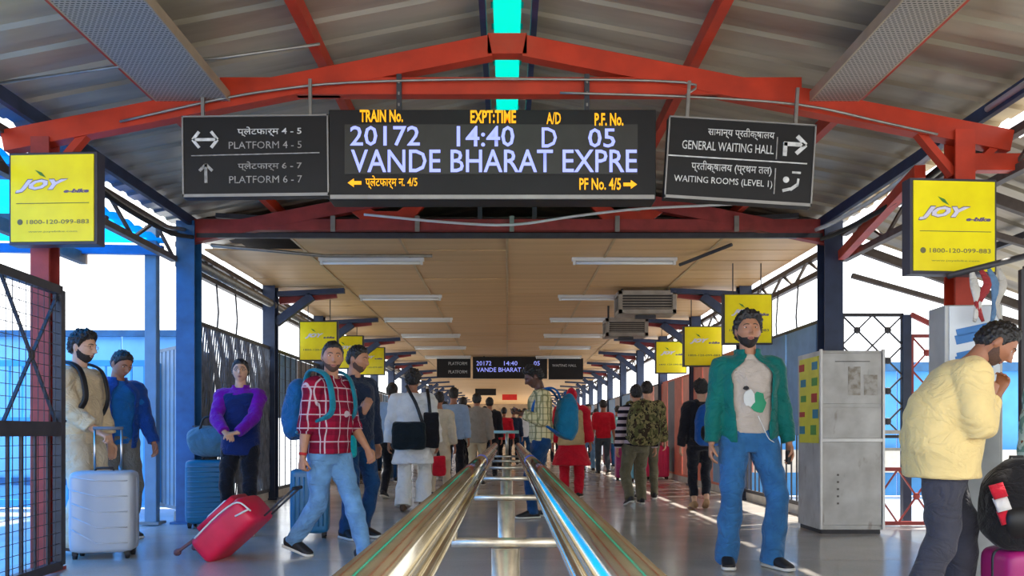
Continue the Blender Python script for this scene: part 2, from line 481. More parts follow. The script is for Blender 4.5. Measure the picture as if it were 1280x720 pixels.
girder(3.68, 2.98, 8.9, 58, BROWN, 'long dark eave girder running away down the right side', True, .22)
def pipe(name, pts, r, m, label, cat, kink=1):
    a = MB(); a.tube(crom([np.array(p) for p in pts], kink) if kink > 1 else pts, r, 8)
    return tag(obj(name, a, m, None, True), label, cat)
pipe('eave_pipe', [(-3.5, 8.9, 2.9), (-3.5, 40, 2.9)], .06, GALV, 'grey round pipe running back under the left eave from the blue column', 'pipe')
pipe('eave_pipe', [(3.42, 1.5, 3.3), (3.42, 5.7, 3.3)], .022, WHITEP, 'pale conduit along the right eave in front of the red truss', 'pipe')
pipe('eave_pipe', [at(-10, 105, 5.3), at(165, 81, 5.3), at(280, 72, 5.3), at(400, 55, 5.3)], .010, GALV, 'thin pale conduit crossing under the roof at upper left, behind the perforated tray', 'pipe')
pipe('conduit', [at(150, 152, 5.68), at(265, 126, 5.66), at(340, 113, 5.66), at(440, 103, 5.66), at(640, 99, 5.66), at(855, 103, 5.66), at(857, 120, 5.66)], .009, GALV, 'pale conduit clipped along the tie beam over the main departure board', 'pipe', 4)
pipe('conduit', [at(700, 116, 5.64), at(860, 121, 5.64), at(1000, 131, 5.64), at(1100, 152, 5.64), at(1172, 168, 5.64)], .009, GALV, 'pale conduit curving along the truss above the waiting hall sign', 'pipe', 4)
pipe('conduit', [(-3.2, 8.65, 3.02), (-2.2, 9.6, 3.115), (-.9, 9.6, 3.115)], .02, GALV, 'grey conduit hung below the ceiling beside the left tube light', 'pipe')
pipe('hanging_cable', [at(455, 268, 8.5), at(560, 278, 8.5), at(640, 281, 8.5), at(720, 270, 8.5), at(800, 261, 8.5), at(900, 256, 8.5), at(1000, 250, 8.5)], .014, WHITEP, 'pale cable sagging in front of the second truss under the main board', 'cable', 4)
for k_, (dx, dz, mm) in enumerate(((0, 0, RUBBER), (.09, .05, GALV), (-.06, .1, WHITEP))):
    pipe('hanging_cable', [(3.4 + dx, 5.9, 3.12 + dz), (3.3 + dx, 6.8, 2.96 + dz), (3.3 + dx, 7.9, 2.98 + dz), (3.42 + dx, 8.7, 3.1 + dz)], .022, mm,
         ['black', 'grey', 'white'][k_] + ' cable sagging between the right posts above the right yellow sign', 'cable', 4)
for k_, (dx, dz, mm) in enumerate(((0, 0, RUBBER), (-.09, .08, GALV))):
    pipe('hanging_cable', [(-3.4 + dx, 5.9, 3.12 + dz), (-3.36 + dx, 6.8, 2.98 + dz), (-3.36 + dx, 7.9, 2.98 + dz), (-3.42 + dx, 8.7, 3.12 + dz)], .022, mm,
         ['black', 'grey'][k_] + ' cable sagging along the left eave behind the left yellow sign', 'cable', 4)

# perforated cable trays under the roof
def tray(x0, x1, z, label):
    t = thing('cable_tray', label, 'cable tray', ((x0 + x1) / 2, 1.2, z))
    L = 4.5; wd = x1 - x0
    a = MB(); a.box((0, L / 2, 0), (wd, L, .006)); obj('tray_bed', a, PERF, t)
    for s_ in (-1, 1):
        a = MB(); a.box((s_ * wd / 2, L / 2, .03), (.012, L, .07)); obj('tray_side', a, mat('tray_edge', (170, 152, 126), .5, .3), t)
tray(-2.5, -1.98, 3.36, 'perforated grey cable tray under the roof at the left')
tray(2.16, 2.5, 3.36, 'perforated grey cable tray under the roof at the right')

# ------------------------------------------------------------------ side canopies
lc = struct('roof')
BT = sheet_translucent('blue_canopy_sheet', (8, 140, 240), .92)
for i in range(7):
    y0 = -1.8 + i * 1.5
    me = MB()
    vs = []; n = 24
    for k in range(n + 1):
        y = y0 + 1.5 * k / n; e = .03 * abs(math.sin(math.pi * k / 4 * 1.0))
        vs += [(-3.7, y, 3.05 + e), (-13.5, y, 3.2 + e)]  # carried on out of view to cut white sky and tint the light blue
    me.add(vs, [(2 * k, 2 * k + 1, 2 * k + 3, 2 * k + 2) for k in range(n)])
    obj('canopy_sheet', me, BT, lc)
for i, y in enumerate((1.6, 3.1, 4.6, 6.0, 7.4, 8.6)):
    a = MB(); a.bar((-3.7, y, 2.95), (-13.4, y, 3.1), .06, .1); obj('canopy_rafter', a, BLUEP if i % 2 else BROWN, lc)
for x in (-4.6, -6.2):
    a = MB(); a.bar((x, 1.2, 2.88), (x, 8.7, 2.88), .08, .12); obj('canopy_purlin', a, BROWN if x > -5 else BLUEP, lc)
rc = struct('roof')
for i in range(5):
    y0 = 1.2 + i * 1.5
    obj('canopy_sheet', corr_sheet(3.75, 8.2, 3.15, 1.55, y0, y0 + 1.5, .3), ROOFM, rc)
for y in (3.0, 4.8, 6.6, 8.7):
    a = MB(); a.bar((3.75, y, 3.02), (8.1, y, 1.47), .06, .09); a.bar((3.75, y, 2.7), (6.4, y, 1.95), .05, .05); obj('canopy_rafter', a, BROWN, rc)
for x in (4.6, 5.6, 6.6):
    a = MB(); a.bar((x, 1.2, 3.05 - (x - 3.75) * .357), (x, 8.7, 3.05 - (x - 3.75) * .357), .05, .06); obj('canopy_purlin', a, DARK, rc)
a = MB(); a.bar((3.6, 8.6, 2.9), (3.2, 6.2, 3.02), .08, .1); tag(obj('diagonal_brace', a, RED), 'red diagonal brace between the navy column and the right yellow sign', 'brace')

# ------------------------------------------------------------------ fences, gates
def frame_panel(name, label, cat, p0, p1, zb, zt, m, bars=0, mesh=0, cross=None, mid=None, grp=None, sw=.045, barm=None, fill=None, nobj=True):
    """metal framed panel from p0 to p1 (x, y): frame, bars, crosses and mesh are its parts"""
    p0 = Vector((*p0, 0)); p1 = Vector((*p1, 0)); d = p1 - p0; L = d.length
    t = thing(name, label, cat, p0, math.atan2(d.y, d.x), grp)
    for x in (0, L):
        a = MB(); a.box((x, 0, (zb + zt) / 2), (sw, sw, zt - zb)); obj('stile', a, m, t)
    for z in (zb, zt) + ((mid,) if mid else ()):
        a = MB(); a.box((L / 2, 0, z), (L, sw * .9, sw if z != mid else sw * 1.6)); obj('rail', a, m, t)
    if bars:
        a = MB(); z0, z1 = (zb, mid) if (mid and cross) else (zb, zt)
        a.box((0, 0, (z0 + z1) / 2), (.02 if bars < 40 else .014, .014, z1 - z0)); me = a.mesh('bar'); me.materials.append(barm or m)
        for i in range(1, bars): inst('bar', me, t, (L * i / bars, 0, 0))
    if cross:
        z0 = mid or zb; rows = max(1, round((zt - z0) / (L / cross)))
        for i in range(cross):
            for r_ in range(rows):
                xa, xb = L * i / cross, L * (i + 1) / cross; za, zb_ = z0 + (zt - z0) * r_ / rows, z0 + (zt - z0) * (r_ + 1) / rows
                a = MB(); a.bar((xa, 0, za), (xb, 0, zb_), .014, .02, (0, 1, 0)); a.bar((xa, .004, zb_), (xb, .004, za), .014, .02, (0, 1, 0))
                a.ico(((xa + xb) / 2, 0, (za + zb_) / 2), (.04, .012, .04), 0, 5)
                obj('cross_brace', a, m, t)
    if mesh:
        a = MB(); n = int(L / mesh); q = int((zt - zb) / mesh)
        for i in range(1, n): a.box((L * i / n, -.012, (zb + zt) / 2), (.004, .004, zt - zb))
        for i in range(1, q): a.box((L / 2, -.016, zb + (zt - zb) * i / q), (L, .004, .004))
        o = obj('wire_mesh', a, m, t); o['kind'] = 'stuff'
    if fill:
        fill(t, L, zb, zt)
    return t
frame_panel('mesh_gate', 'dark wire-mesh gate with crossed bars at the left edge of the photo', 'gate', (-3.08, 4.2), (-3.17, 5.66), .06, 2.0, DARK, bars=9, mesh=.075, cross=2, mid=1.02, sw=.06)
# blue fence and wall beyond the left side
CYAN = mat('sky_blue_paint', (60, 160, 215), .4, var=.12, scale=4)
def ribs(m):
    def f(t, L, zb, zt):
        a = MB(); a.box((0, 0, (zb + zt) / 2), (.1, .03, zt - zb)); me = a.mesh('slat'); me.materials.append(m)
        n = int(L / .125)
        for i in range(n): inst('slat', me, t, (L * (i + .5) / n, 0, 0))
    return f
bw = struct('wall_left')
a = MB(); a.box((0, 0, 1.15), (.98, .04, 2.3)); me = a.mesh('wall_panel'); me.materials.append(mat('pale_blue_sheet', (120, 190, 235), .45, var=.1, scale=3))
for i in range(9): inst('wall_panel', me, bw, (-12.6 + i, 10.6, 0))
for i in range(13): inst('wall_panel', me, bw, (-13.2, -1.9 + i, 0), (0, 0, R(90)))  # unseen side wall, added to send more blue light into the hall
a = MB(); a.box((-8.6, 10.55, 2.3), (9, .07, .08)); obj('wall_cap', a, BLUEP, bw)
a = MB(); a.box((-8.6, 10.55, .35), (9, .05, .1)); obj('wall_rail', a, BLUEP, bw)
for i in range(3):
    frame_panel('bar_fence', ['blue bar fence panel behind the left gate', 'blue bar fence panel behind the two men with the grey suitcase', 'blue bar fence panel left of the blue-grey pole'][i], 'fence',
                (-8.0 + i * 1.3, 9.55), (-6.78 + i * 1.3, 9.55), .16, 1.82, CYAN, bars=8, mid=1.12, sw=.07)
frame_panel('slat_gate', 'grey vertical slat gate beside the blue column', 'gate', (-4.24, 9.75), (-3.7, 9.15), .12, 1.98, GREYP, bars=0, sw=.04, fill=ribs(mat('slat_grey', (134, 148, 158), .45)))
# fences between the columns
def cage(t, L, zb, zt):
    a = MB(); rr2 = random.Random(5)
    for i in range(int(L / .055)):
        x = .03 + i * .055
        a.tube([(x + .03 * math.sin(k * 1.9 + i), -.01, zb + (zt - zb) * k / 12) for k in range(13)], .011, 5)
    o = obj('scroll_bars', a, mat('worn_grey_iron', (104, 106, 114), .6, var=.35, scale=9), t); o['kind'] = 'stuff'
    for k in range(12):
        if k in (3, 8): continue
        a = MB(); a.box((L * (k + .5) / 12, .05, zb + (zt - zb) * .44), (L / 12 * .84, .015, (zt - zb) * (.84 if k % 3 else .7))); obj('infill_sheet', a, mat('dull_slate_sheet' if k % 2 else 'dull_blue_sheet', (128, 130, 142) if k % 2 else (92, 124, 160), .7), t)
OR = mat('terracotta_sheet', (205, 112, 88), .55); PINK = mat('salmon_sheet', (226, 150, 130), .55); GR2 = mat('slate_sheet', (96, 96, 104), .5)
SKY2 = mat('weathered_blue_sheet', (110, 150, 190), .5); GRY = mat('worn_grey_sheet', (150, 140, 138), .6)
def slabs(seq, solid=1.0, top=None):
    def f(t, L, zb, zt):
        n = len(seq)
        for i, m in enumerate(seq):
            a = MB(); z0 = zt - (zt - zb) * solid
            a.box((L * (i + .5) / n, .03 + .01 * (i % 2), (z0 + zt) / 2), (L / n * .96, .02, zt - z0 - .05)); obj('infill_sheet', a, m, t)
    return f
bays_l = [('dark scroll-work fence bay behind the woman in purple', dict(mesh=.2, bars=0, fill=cage, m=DARK)),
          ('framed mesh fence bay with a red end left of the man in plaid', dict(mesh=.2, bars=9, cross=None, m=DARK, fill=slabs([SKY2, GRY], .5))),
          ('third fence bay down the left side, closed with salmon and grey sheets', dict(fill=slabs([GRY, PINK, GR2, PINK]), m=DARK)),
          ('fourth fence bay down the left side, closed with terracotta and slate sheets', dict(fill=slabs([PINK, GR2, OR, GRY]), m=DARK))]
bays_r = [('dark barred fence bay backed with blue sheets behind the green-jacket man', dict(bars=16, m=DARK, fill=slabs([SKY2, SKY2, SKY2], .62))),
          ('fence bay of terracotta and blue sheets behind the blue rucksack', dict(m=OR, bars=10, fill=slabs([OR, SKY2, PINK, OR]))),
          ('third fence bay down the right side, of slate and terracotta sheets', dict(m=OR, mid=1.1, fill=slabs([PINK, OR, GR2, OR]))),
          ('fourth fence bay down the right side, of grey and salmon sheets', dict(m=DARK, fill=slabs([GRY, PINK, GRY, GR2])))]
for s_, bays, side in ((-1, bays_l, 'left'), (1, bays_r, 'right')):
    for i in range(12):
        y0 = 8.95 + i * 3.1 + (0 if i else .05)
        if i < 4: lab, kw = bays[i]; grp = None
        else: lab = 'far-off sheet and bar fence bay lining the %s side beyond the crowd' % side; grp = 'far fence bays on the ' + side; kw = dict(m=DARK, bars=6, fill=slabs([GRY, SKY2], .6))
        frame_panel('fence_panel', lab, 'fence', (s_ * 3.52, y0), (s_ * 3.52, y0 + 2.9), .14, 2.24 if i < 2 else 2.1, grp=grp, **kw)
# blown-out platform side on the right: blue wall, crossed grille, stair rail
wr_ = struct('wall_right')
a = MB(); a.box((0, 0, 1.0), (1.2, .04, 2.0)); me = a.mesh('wall_panel'); me.materials.append(mat('bright_blue_sheet', (70, 150, 215), .5, var=.15, scale=3))
for i in range(7): inst('wall_panel', me, wr_, (4.3 + i * 1.22, 12.6, 0))
a = MB(); a.box((8, 12.5, 2.02), (8.4, .08, .14)); obj('wall_cap', a, BLUEP, wr_)
a = MB(); a.box((8, 12.4, .55), (8.4, .1, .35)); obj('wall_kerb', a, mat('pale_kerb'), wr_)
frame_panel('cross_grille', 'dark crossed-bar grille standing behind the metal cabinet', 'grille', (3.66, 8.75), (4.33, 8.75), .95, 2.28, DARK, cross=2, sw=.035, bars=0)
frame_panel('cross_grille', 'lower red crossed-bar grille between the cabinet and the man in yellow', 'grille', (3.8, 8.6), (4.6, 8.6), .02, .6, DRED, cross=2, sw=.04)
a = MB(); a.box((0, 0, 1.14), (.09, .07, 2.28)); tag(obj('grille_post', a, NAVY, None, False, 0, (4.36, 8.75, 0)), 'dark post with a red edge between the two grilles behind the cabinet', 'post')
frame_panel('cross_grille', 'dark red crossed grille with a sloping top right of the cabinet', 'grille', (4.42, 8.75), (5.1, 8.75), .95, 2.05, DRED, cross=2, sw=.035)
a = MB(); a.bar((4.4, 8.72, 2.28), (5.2, 8.72, 1.9), .04, .05); tag(obj('sloping_handrail', a, DRED), 'dark red sloping handrail right of the grille post', 'handrail')
a = MB(); a.bar((3.7, 8.3, 1.0), (4.75, 8.3, 1.0), .04, .04); a.bar((3.7, 8.3, .82), (4.75, 8.3, .82), .03, .03)
tag(obj('guard_rail', a, GALV), 'pale steel guard rail joining the cabinet and the kiosk', 'rail')
frame_panel('mesh_gate', 'dark crossed-bar gate at the right edge behind the man in yellow', 'gate', (3.5, 5.42), (4.7, 5.2), .06, 2.1, DARK, bars=12, mesh=.06, cross=3, mid=1.1, sw=.05)
# wires hanging at the right opening
for k_, (xa, ya, xb, yb) in enumerate(((1005, 330, 1020, 425), (970, 345, 984, 436), (1062, 345, 1075, 437))):
    pipe('drop_wire', [(3.66, 9.3 + k_ * .75, 2.92), (3.64, 9.33 + k_ * .75, 2.45), (3.66, 9.3 + k_ * .75, 2.0)], .011, DARK,
         ['thin dark wire hanging nearest the navy column on the right', 'middle one of the three thin wires hanging beyond the navy column', 'farthest of the three thin wires hanging beyond the navy column'][k_], 'wire')
for k_, (xa, ya, xb, yb) in enumerate(((262, 330, 268, 405), (286, 335, 283, 415), (312, 345, 309, 425))):
    pipe('drop_wire', [(-3.64, 9.3 + k_ * .7, 2.92), (-3.62, 9.33 + k_ * .7, 2.5), (-3.64, 9.3 + k_ * .7, 2.1)], .012, DARK,
         ['thin dark wire hanging nearest the blue column', 'middle thin dark wire hanging above the scroll-work fence', 'thin dark wire hanging nearest the second left column'][k_], 'wire')
# ------------------------------------------------------------------ hanging boards
LED = emis('led_blue_white', (150, 158, 245), .75)
AMB = emis('amber_lettering', (255, 176, 10), .45)
WL = mat('white_lettering', (205, 203, 198), .5, var=.25, scale=20)
WLF = mat('faded_lettering', (150, 146, 140), .5, var=.4, scale=30)
BOARD = mat('board_black', (30, 28, 27), .45, var=.15, scale=5, spec=.3)
SCREEN = mat('display_screen', (62, 60, 55), .35, var=.08, scale=8, spec=.3)
EDGE = mat('board_edge_alu', (150, 146, 140), .4, .5)
def board_px(Zs, k=1.0, cx=634.0):
    """local metres (x, z) on a board face for photograph pixels"""
    return lambda x: (x - cx) / 1000 * Zs * k
def main_board(Z, k, xc, label, far=False):
    # geometry in metres as on the near board (5.6 m away), origin at the board's bottom centre
    U = 5.6 / 1000
    X = lambda x: (x - 615.5) * U
    Zz = lambda y: (250 - y) * U
    t = thing('departure_board', label, 'display board', (xc, Z, CAMH + (540 - 250) * U))
    a = MB(); a.box((0, .09, Zz(193.5)), (409 * U, .18, 113 * U)); obj('housing', a, BOARD, t, bevel=.006)
    a = MB(); a.box((X(614), -.003, Zz(187)), (366 * U, .01, 62 * U)); obj('screen', a, SCREEN, t)
    a = MB(); a.box((0, -.004, Zz(246.5)), (405 * U, .012, 5 * U)); obj('lower_trim', a, EDGE, t)
    def tx(s, x0, x1, y0, y1, m, b=0): text(s, X(x0), X(x1), Zz(y1), Zz(y0), m, t, -.009, bold=b)
    tx('20172', 438, 525, 158, 183, LED, .01); tx('14:40', 571, 643, 158, 184, LED, .01); tx('D', 677, 696, 160, 185, LED, .01); tx('05', 735, 769, 161, 185, LED, .01)
    tx('VANDE BHARAT EXPRE', 439, 796, 187.5, 216, LED, .008)
    tx('TRAIN No.', 450, 504, 137.8, 153.5, AMB, .03); tx('EXPT:TIME', 588, 645, 138.5, 155, AMB, .03); tx('A/D', 683, 701, 141, 156, AMB, .02); tx('P.F. No.', 743, 779, 142, 158, AMB, .03)
    tx('प्लेटफार्म न. 4/5', 457, 522, 220, 237, AMB, .015); tx('PF No. 4/5', 724, 776, 223, 238, AMB, .02)
    for x0, x1, y, s_ in ((435, 452, 229, -1), (779, 796, 231, 1)):
        a = MB(); xa, xb = X(x0), X(x1); z = Zz(y); tip, tail = (xa, xb) if s_ < 0 else (xb, xa); mid = (tip * .55 + tail * .45)
        a.prism([(tip, z), (mid, z + .03), (mid, z + .012), (tail, z + .012), (tail, z - .012), (mid, z - .012), (mid, z - .03)], -.011, -.004); obj('arrow', a, AMB, t)
    for x in (497, 735):
        a = MB(); a.box((X(x), .08, Zz(137) + .14), (.035, .03, .28)); obj('hanger', a, DARK, t)
        for dz in (.06, .14, .22):
            q = MB(); q.box((X(x), .062, Zz(137) + dz), (.012, .01, .02)); obj('bolt_slot', q, GALV, t)
    return t
def side_board(Z, loc, label, rot, rows, near=True, U=5.6 / 1000, W=183, Hh=102):
    t = thing('direction_board', label, 'sign', loc); t.rotation_euler = (0, R(rot), 0)
    w_, h_ = W * U, Hh * U
    a = MB(); a.box((0, .04, h_ / 2), (w_, .08, h_)); obj('panel', a, BOARD, t, bevel=.004)
    a = MB()
    a.box((0, -.002, .012), (w_, .012, .02)); a.box((0, -.002, h_ - .006), (w_, .012, .01)); a.box((-w_ / 2 + .005, -.002, h_ / 2), (.01, .012, h_)); a.box((w_ / 2 - .005, -.002, h_ / 2), (.01, .012, h_))
    obj('edge_trim', a, EDGE, t)
    rows(t, w_, h_, U)
    for s_ in (-1, 1):
        a = MB(); a.box((s_ * w_ * .37, .04, h_ + .13), (.022, .02, .27)); obj('hanger', a, GALV, t)
    return t
def strokes(t, pts_list, wd, m, name):
    a = MB()
    for p, q in pts_list:
        a.bar((p[0], -.003, p[1]), (q[0], -.003, q[1]), .006, wd, (1, 0, 0) if abs(p[0] - q[0]) < 1e-6 else (0, 0, 1)) if False else seg(a, p, q, wd)
    return obj(name, a, m, t)
def seg(a, p, q, wd):
    p = Vector((p[0], 0, p[1])); q = Vector((q[0], 0, q[1])); d = (q - p).normalized(); n = Vector((-d.z, 0, d.x)) * wd / 2
    y0, y1 = Vector((0, -.006, 0)), Vector((0, 0, 0))
    c = [p + n, q + n, q - n, p - n]
    a.add([v + y0 for v in c] + [v + y1 for v in c], [(0, 1, 2, 3), (7, 6, 5, 4), (0, 4, 5, 1), (1, 5, 6, 2), (2, 6, 7, 3), (3, 7, 4, 0)])
def rows_left(t, w_, h_, U):
    X = lambda x: (x - 320) * U
    Z = lambda y: (246 - y) * U
    strokes(t, [((X(240), Z(194)), (X(400), Z(192)))], .006, WLF, 'divider')
    z = Z(174); strokes(t, [((X(243), z), (X(272), z)), ((X(242), z), (X(250), Z(164))), ((X(242), z), (X(250), Z(184))), ((X(273), z), (X(265), Z(164))), ((X(273), z), (X(265), Z(184)))], .02, WL, 'double_arrow')
    strokes(t, [((X(258), Z(204)), (X(258), Z(228))), ((X(258), Z(205)), (X(250), Z(213))), ((X(258), Z(205)), (X(266), Z(213)))], .02, WLF, 'up_arrow')
    text('प्लेटफार्म 4 - 5', X(298), X(378), Z(171), Z(158.5), WL, t, -.003, bold=.01)
    text('PLATFORM 4 - 5', X(287), X(378), Z(186), Z(177), WLF, t, -.003)
    text('प्लेटफार्म 6 - 7', X(298), X(378), Z(214), Z(202), WLF, t, -.003, bold=.01)
    text('PLATFORM 6 - 7', X(287), X(378), Z(229), Z(220), WLF, t, -.003)
def rows_right(t, w_, h_, U):
    X = lambda x: (x - 560) / 5.33 * U      # zoomed crop px, centred
    Z = lambda y: (610 - y) / 5.33 * U
    strokes(t, [((X(80), Z(328)), (X(1000), Z(328)))], .008, WL, 'divider')
    strokes(t, [((X(795), Z(165)), (X(795), Z(310))), ((X(795), Z(370)), (X(795), Z(540)))], .007, WLF, 'divider')
    strokes(t, [((X(850), Z(285)), (X(850), Z(195))), ((X(840), Z(205)), (X(970), Z(205))), ((X(985), Z(205)), (X(925), Z(150))), ((X(985), Z(205)), (X(925), Z(265)))], .028, WL, 'turn_arrow')
    text('सामान्य प्रतीक्षालय', X(335), X(775), Z(195), Z(120), WL, t, -.003, bold=.01)
    text('GENERAL WAITING HALL', X(170), X(775), Z(280), Z(222), WL, t, -.003, bold=.005)
    text('प्रतीक्षालय (प्रथम तल)', X(240), X(770), Z(430), Z(350), WL, t, -.003, bold=.01)
    text('WAITING ROOMS (LEVEL 1)', X(130), X(780), Z(510), Z(455), WL, t, -.003, bold=.005)
    a = MB(); a.ico((X(870), 0, Z(440)), (.022, .004, .022), 0, 6); a.box((X(935), 0, Z(390)), (.06, .006, .014))
    seg(a, (X(850), Z(515)), (X(900), Z(500)), .02); seg(a, (X(900), Z(505)), (X(945), Z(470)), .022); seg(a, (X(945), Z(480)), (X(950), Z(430)), .014)
    obj('seat_symbol', a, WL, t)
main_board(5.6, 1, (615.5 - 634) * .0056, 'wide black electronic departure board, nearest one, lit with the train name')
side_board(5.6, at(320, 246, 5.6), 'black platform direction board hung left of the near departure board', -.7, rows_left)
side_board(5.5, at(922, 253, 5.55), 'tilted black waiting hall direction board right of the near departure board', 3.6, rows_right)
# far set, 24 m away
fx = 3.0
def far_board(x0, x1, y0, y1, Z, label, kind, lines):
    c = at((x0 + x1) / 2, y1, Z); U = Z / 1000; w_, h_ = (x1 - x0) * U, (y1 - y0) * U
    t = thing('departure_board' if kind else 'direction_board', label, 'display board' if kind else 'sign', c)
    a = MB(); a.box((0, .09, h_ / 2), (w_, .18, h_)); obj('housing', a, BOARD, t)
    for (s, a0, a1, b0, b1, m) in lines: text(s, -w_ / 2 + w_ * a0, -w_ / 2 + w_ * a1, h_ * b0, h_ * b1, m, t, -.01)
    for s_ in (-1, 1):
        a = MB(); a.box((s_ * w_ * .35, .05, h_ + .08), (.04, .04, .16)); obj('hanger', a, DARK, t)
    return t
far_board(591, 684, 446, 473, 22.8, 'small far-off electronic departure board above the crowd, blue lines lit', True,
          [('20172', .05, .25, .6, .8, LED), ('14:40', .42, .6, .6, .8, LED), ('05', .82, .9, .6, .8, LED), ('VANDE BHARAT EXPRE', .05, .9, .3, .5, LED)])
far_board(546, 588, 446, 472, 22.8, 'far-off black direction board just left of the small departure board', False, [('PLATFORM', .35, .9, .6, .75, WL), ('PLATFORM', .35, .9, .2, .35, WL)])
far_board(686, 729, 448, 474, 22.8, 'far-off black direction board just right of the small departure board', False, [('WAITING HALL', .1, .8, .6, .72, WL)])
far_board(594, 620, 482, 494, 40, 'tiny dark board hanging at the far end of the hall', False, [])
RS = mat('bright_red_panel', (225, 40, 30), .5)
a = MB(); a.box((0, 0, .18), (.85, .08, .36)); tag(obj('red_sign', a, RS, None, False, 0, at(637, 500, 46)), 'tiny plain red sign at the far end of the hall', 'sign')

# ------------------------------------------------------------------ yellow advertising boxes
YEL = mat('yellow_sign_face', (250, 226, 20), .3, var=.12, scale=3.5, spec=.4)
PUR = mat('purple_print', (96, 78, 120), .5, var=.1); LILAC = mat('lilac_print', (214, 208, 226), .5, var=.05); GRN = mat('green_print', (70, 130, 50), .5); GPR = mat('grey_print', (108, 104, 70), .6)
def ad_box(loc, label, wd=.6, ht=.62, rotz=0, near=False, grp=None, rods=.25):
    t = thing('advert_sign', label, 'sign', loc, rotz, grp)
    a = MB(); a.box((0, .05, ht / 2), (wd + .03, .1, ht + .03)); obj('box_frame', a, mat('sign_frame_grey', (58, 56, 66), .45), t, bevel=.005)
    a = MB(); a.box((0, -.004, ht / 2), (wd - .01, .01, ht - .01)); obj('sign_face', a, YEL, t)
    y = -.0095; W = wd; h = ht
    if near:
        text('JOY', -W * .44, W * .2, h * .555, h * .72, PUR, t, y, bold=.07, shear=.45)
        text('JOY', -W * .43, W * .185, h * .565, h * .71, LILAC, t, y - .001, bold=.05, shear=.45)
        text('e-bike', W * .14, W * .44, h * .555, h * .6, PUR, t, y, bold=.05, shear=.3)
        text('1800-120-099-883', -W * .3, W * .44, h * .205, h * .255, GPR, t, y, bold=.01)
        a = MB(); a.ico((-W * .38, y - .001, h * .23), (.02, .002, .02), 0, 6); obj('phone_mark', a, GPR, t)
        text('www.joyebike.com', -W * .28, W * .3, h * .105, h * .13, GPR, t, y)
        strokes(t, [((-W * .42, h * .44), (W * .44, h * .44))], .003, GPR, 'print_line').location.y = y
    else:
        text('JOY', -W * .36, W * .15, h * .56, h * .70, LILAC, t, y, bold=.06, shear=.45)
        text('e-bike', W * .14, W * .44, h * .56, h * .62, PUR, t, y, bold=.05, shear=.3)
        text('1800-120-099-883', -W * .4, W * .44, h * .24, h * .29, GPR, t, y, bold=.01)
    a = MB(); a.prism([(-W * .2, h * .82), (-W * .12, h * .79), (-W * .07, h * .73), (-W * .14, h * .76)], y - .003, y); obj('leaf_mark', a, GRN, t)
    if not near:
        for s_ in (-1, 1):
            a = MB(); a.box((s_ * wd * .3, .05, ht + rods / 2), (.012, .012, rods)); obj('hanger', a, DARK, t)
    else:
        a = MB(); a.bar((0, .09, ht * .8), (0, rods, ht * .8), .05, .04); a.bar((0, .09, ht * .2), (0, rods, ht * .2), .05, .04); obj('bracket', a, DARK, t)
    return t
ad_box(at(66, 303, 5.45), 'large yellow advert box in front of the red post at the far left', .59, .6, R(-3), True, None, .26)
ad_box(at(1192, 340, 5.35), 'large yellow advert box in front of the red post at the right', .575, .61, R(4), True, None, .35)
for (x, yb, Z, lab) in ((398, 450, 13.0, 'nearest of the three smaller yellow advert boxes hung on the left side'), (434, 460, 15.6, 'middle one of the three smaller yellow advert boxes on the left, half hidden by heads'), (464, 468, 18.6, 'farthest of the three smaller yellow advert boxes hung on the left side'),
                        (935, 429, 10.2, 'yellow advert box right behind the green-jacket man\'s head'), (879, 457, 12.8, 'yellow advert box between its nearer and farther neighbours on the right'), (839, 466, 16.0, 'smallest yellow advert box on the right side, farthest of three')):
    ad_box(at(x, yb, Z), lab, .6, .62, 0, False, None, max(.05, 3.17 - (at(x, yb, Z).z + .62)))

# ------------------------------------------------------------------ ceiling lights and air units
TUBE = mat('tube_fixture_white', (226, 224, 216), .4, var=.03)
i = 0
labs = ['nearest', 'second', 'third', 'fourth', 'fifth', 'sixth']
for j, Z in enumerate((9.9, 12.6, 15.1, 17.6, 20.1, 22.6)):
    for X, side in ((-1.68, 'left'), (1.45, 'right')):
        t = thing('tube_light', '%s white tube light in the %s row under the tan ceiling' % (labs[j], side), 'light', (X, Z, H_C - .07), 0, 'ceiling tube lights, %s row' % side)
        a = MB(); a.box((0, 0, .045), (1.3, .07, .04)); obj('batten', a, TUBE, t)
        a = MB(); a.tube([(-.6, 0, 0), (.6, 0, 0)], .018, 8); obj('tube', a, mat('tube_glass', (240, 240, 235), .2, var=0), t, True)
        for s_ in (-1, 1):
            a = MB(); a.box((s_ * .62, 0, .01), (.03, .04, .06)); obj('end_cap', a, TUBE, t)
def air_unit(loc, W, D, H, label):
    t = thing('air_unit', label, 'air conditioner', loc)
    fr = mat('unit_grey', (150, 140, 126), .5, var=.2)
    a = MB()
    for z in (.03, H - .03): a.box((0, 0, z), (W, D, .06))
    for sx_ in (-1, 1):
        for sy in (-1, 1): a.box((sx_ * (W / 2 - .03), sy * (D / 2 - .03), H / 2), (.06, .06, H))
    obj('casing', a, fr, t, bevel=.004)
    a = MB(); a.box((0, .02, H / 2), (W - .08, D - .08, H - .08)); obj('core', a, mat('grille_dark', (58, 52, 48), .6), t)
    s = MB(); s.box((0, 0, 0), (W - .1, .012, .012)); sm_ = s.mesh('louvre'); sm_.materials.append(fr)
    for k in range(6): inst('louvre', sm_, t, (0, -D / 2 + .02, .08 + (H - .14) * k / 5))
    for sx_ in (-1, 1):
        a = MB(); gp = H_C - loc[2] - H + .01; a.box((sx_ * W * .4, 0, H + gp / 2), (.03, .03, gp)); obj('hanger', a, DARK, t)
    a = MB(); a.box((0, -D * .1, -.03), (W * .35, .1, .05)); obj('drain_tray', a, DARK, t)
    return t
air_unit((2.08, 12.1, 2.76), .86, .5, .34, 'larger dark-grilled air unit hung from the tan ceiling on the right')
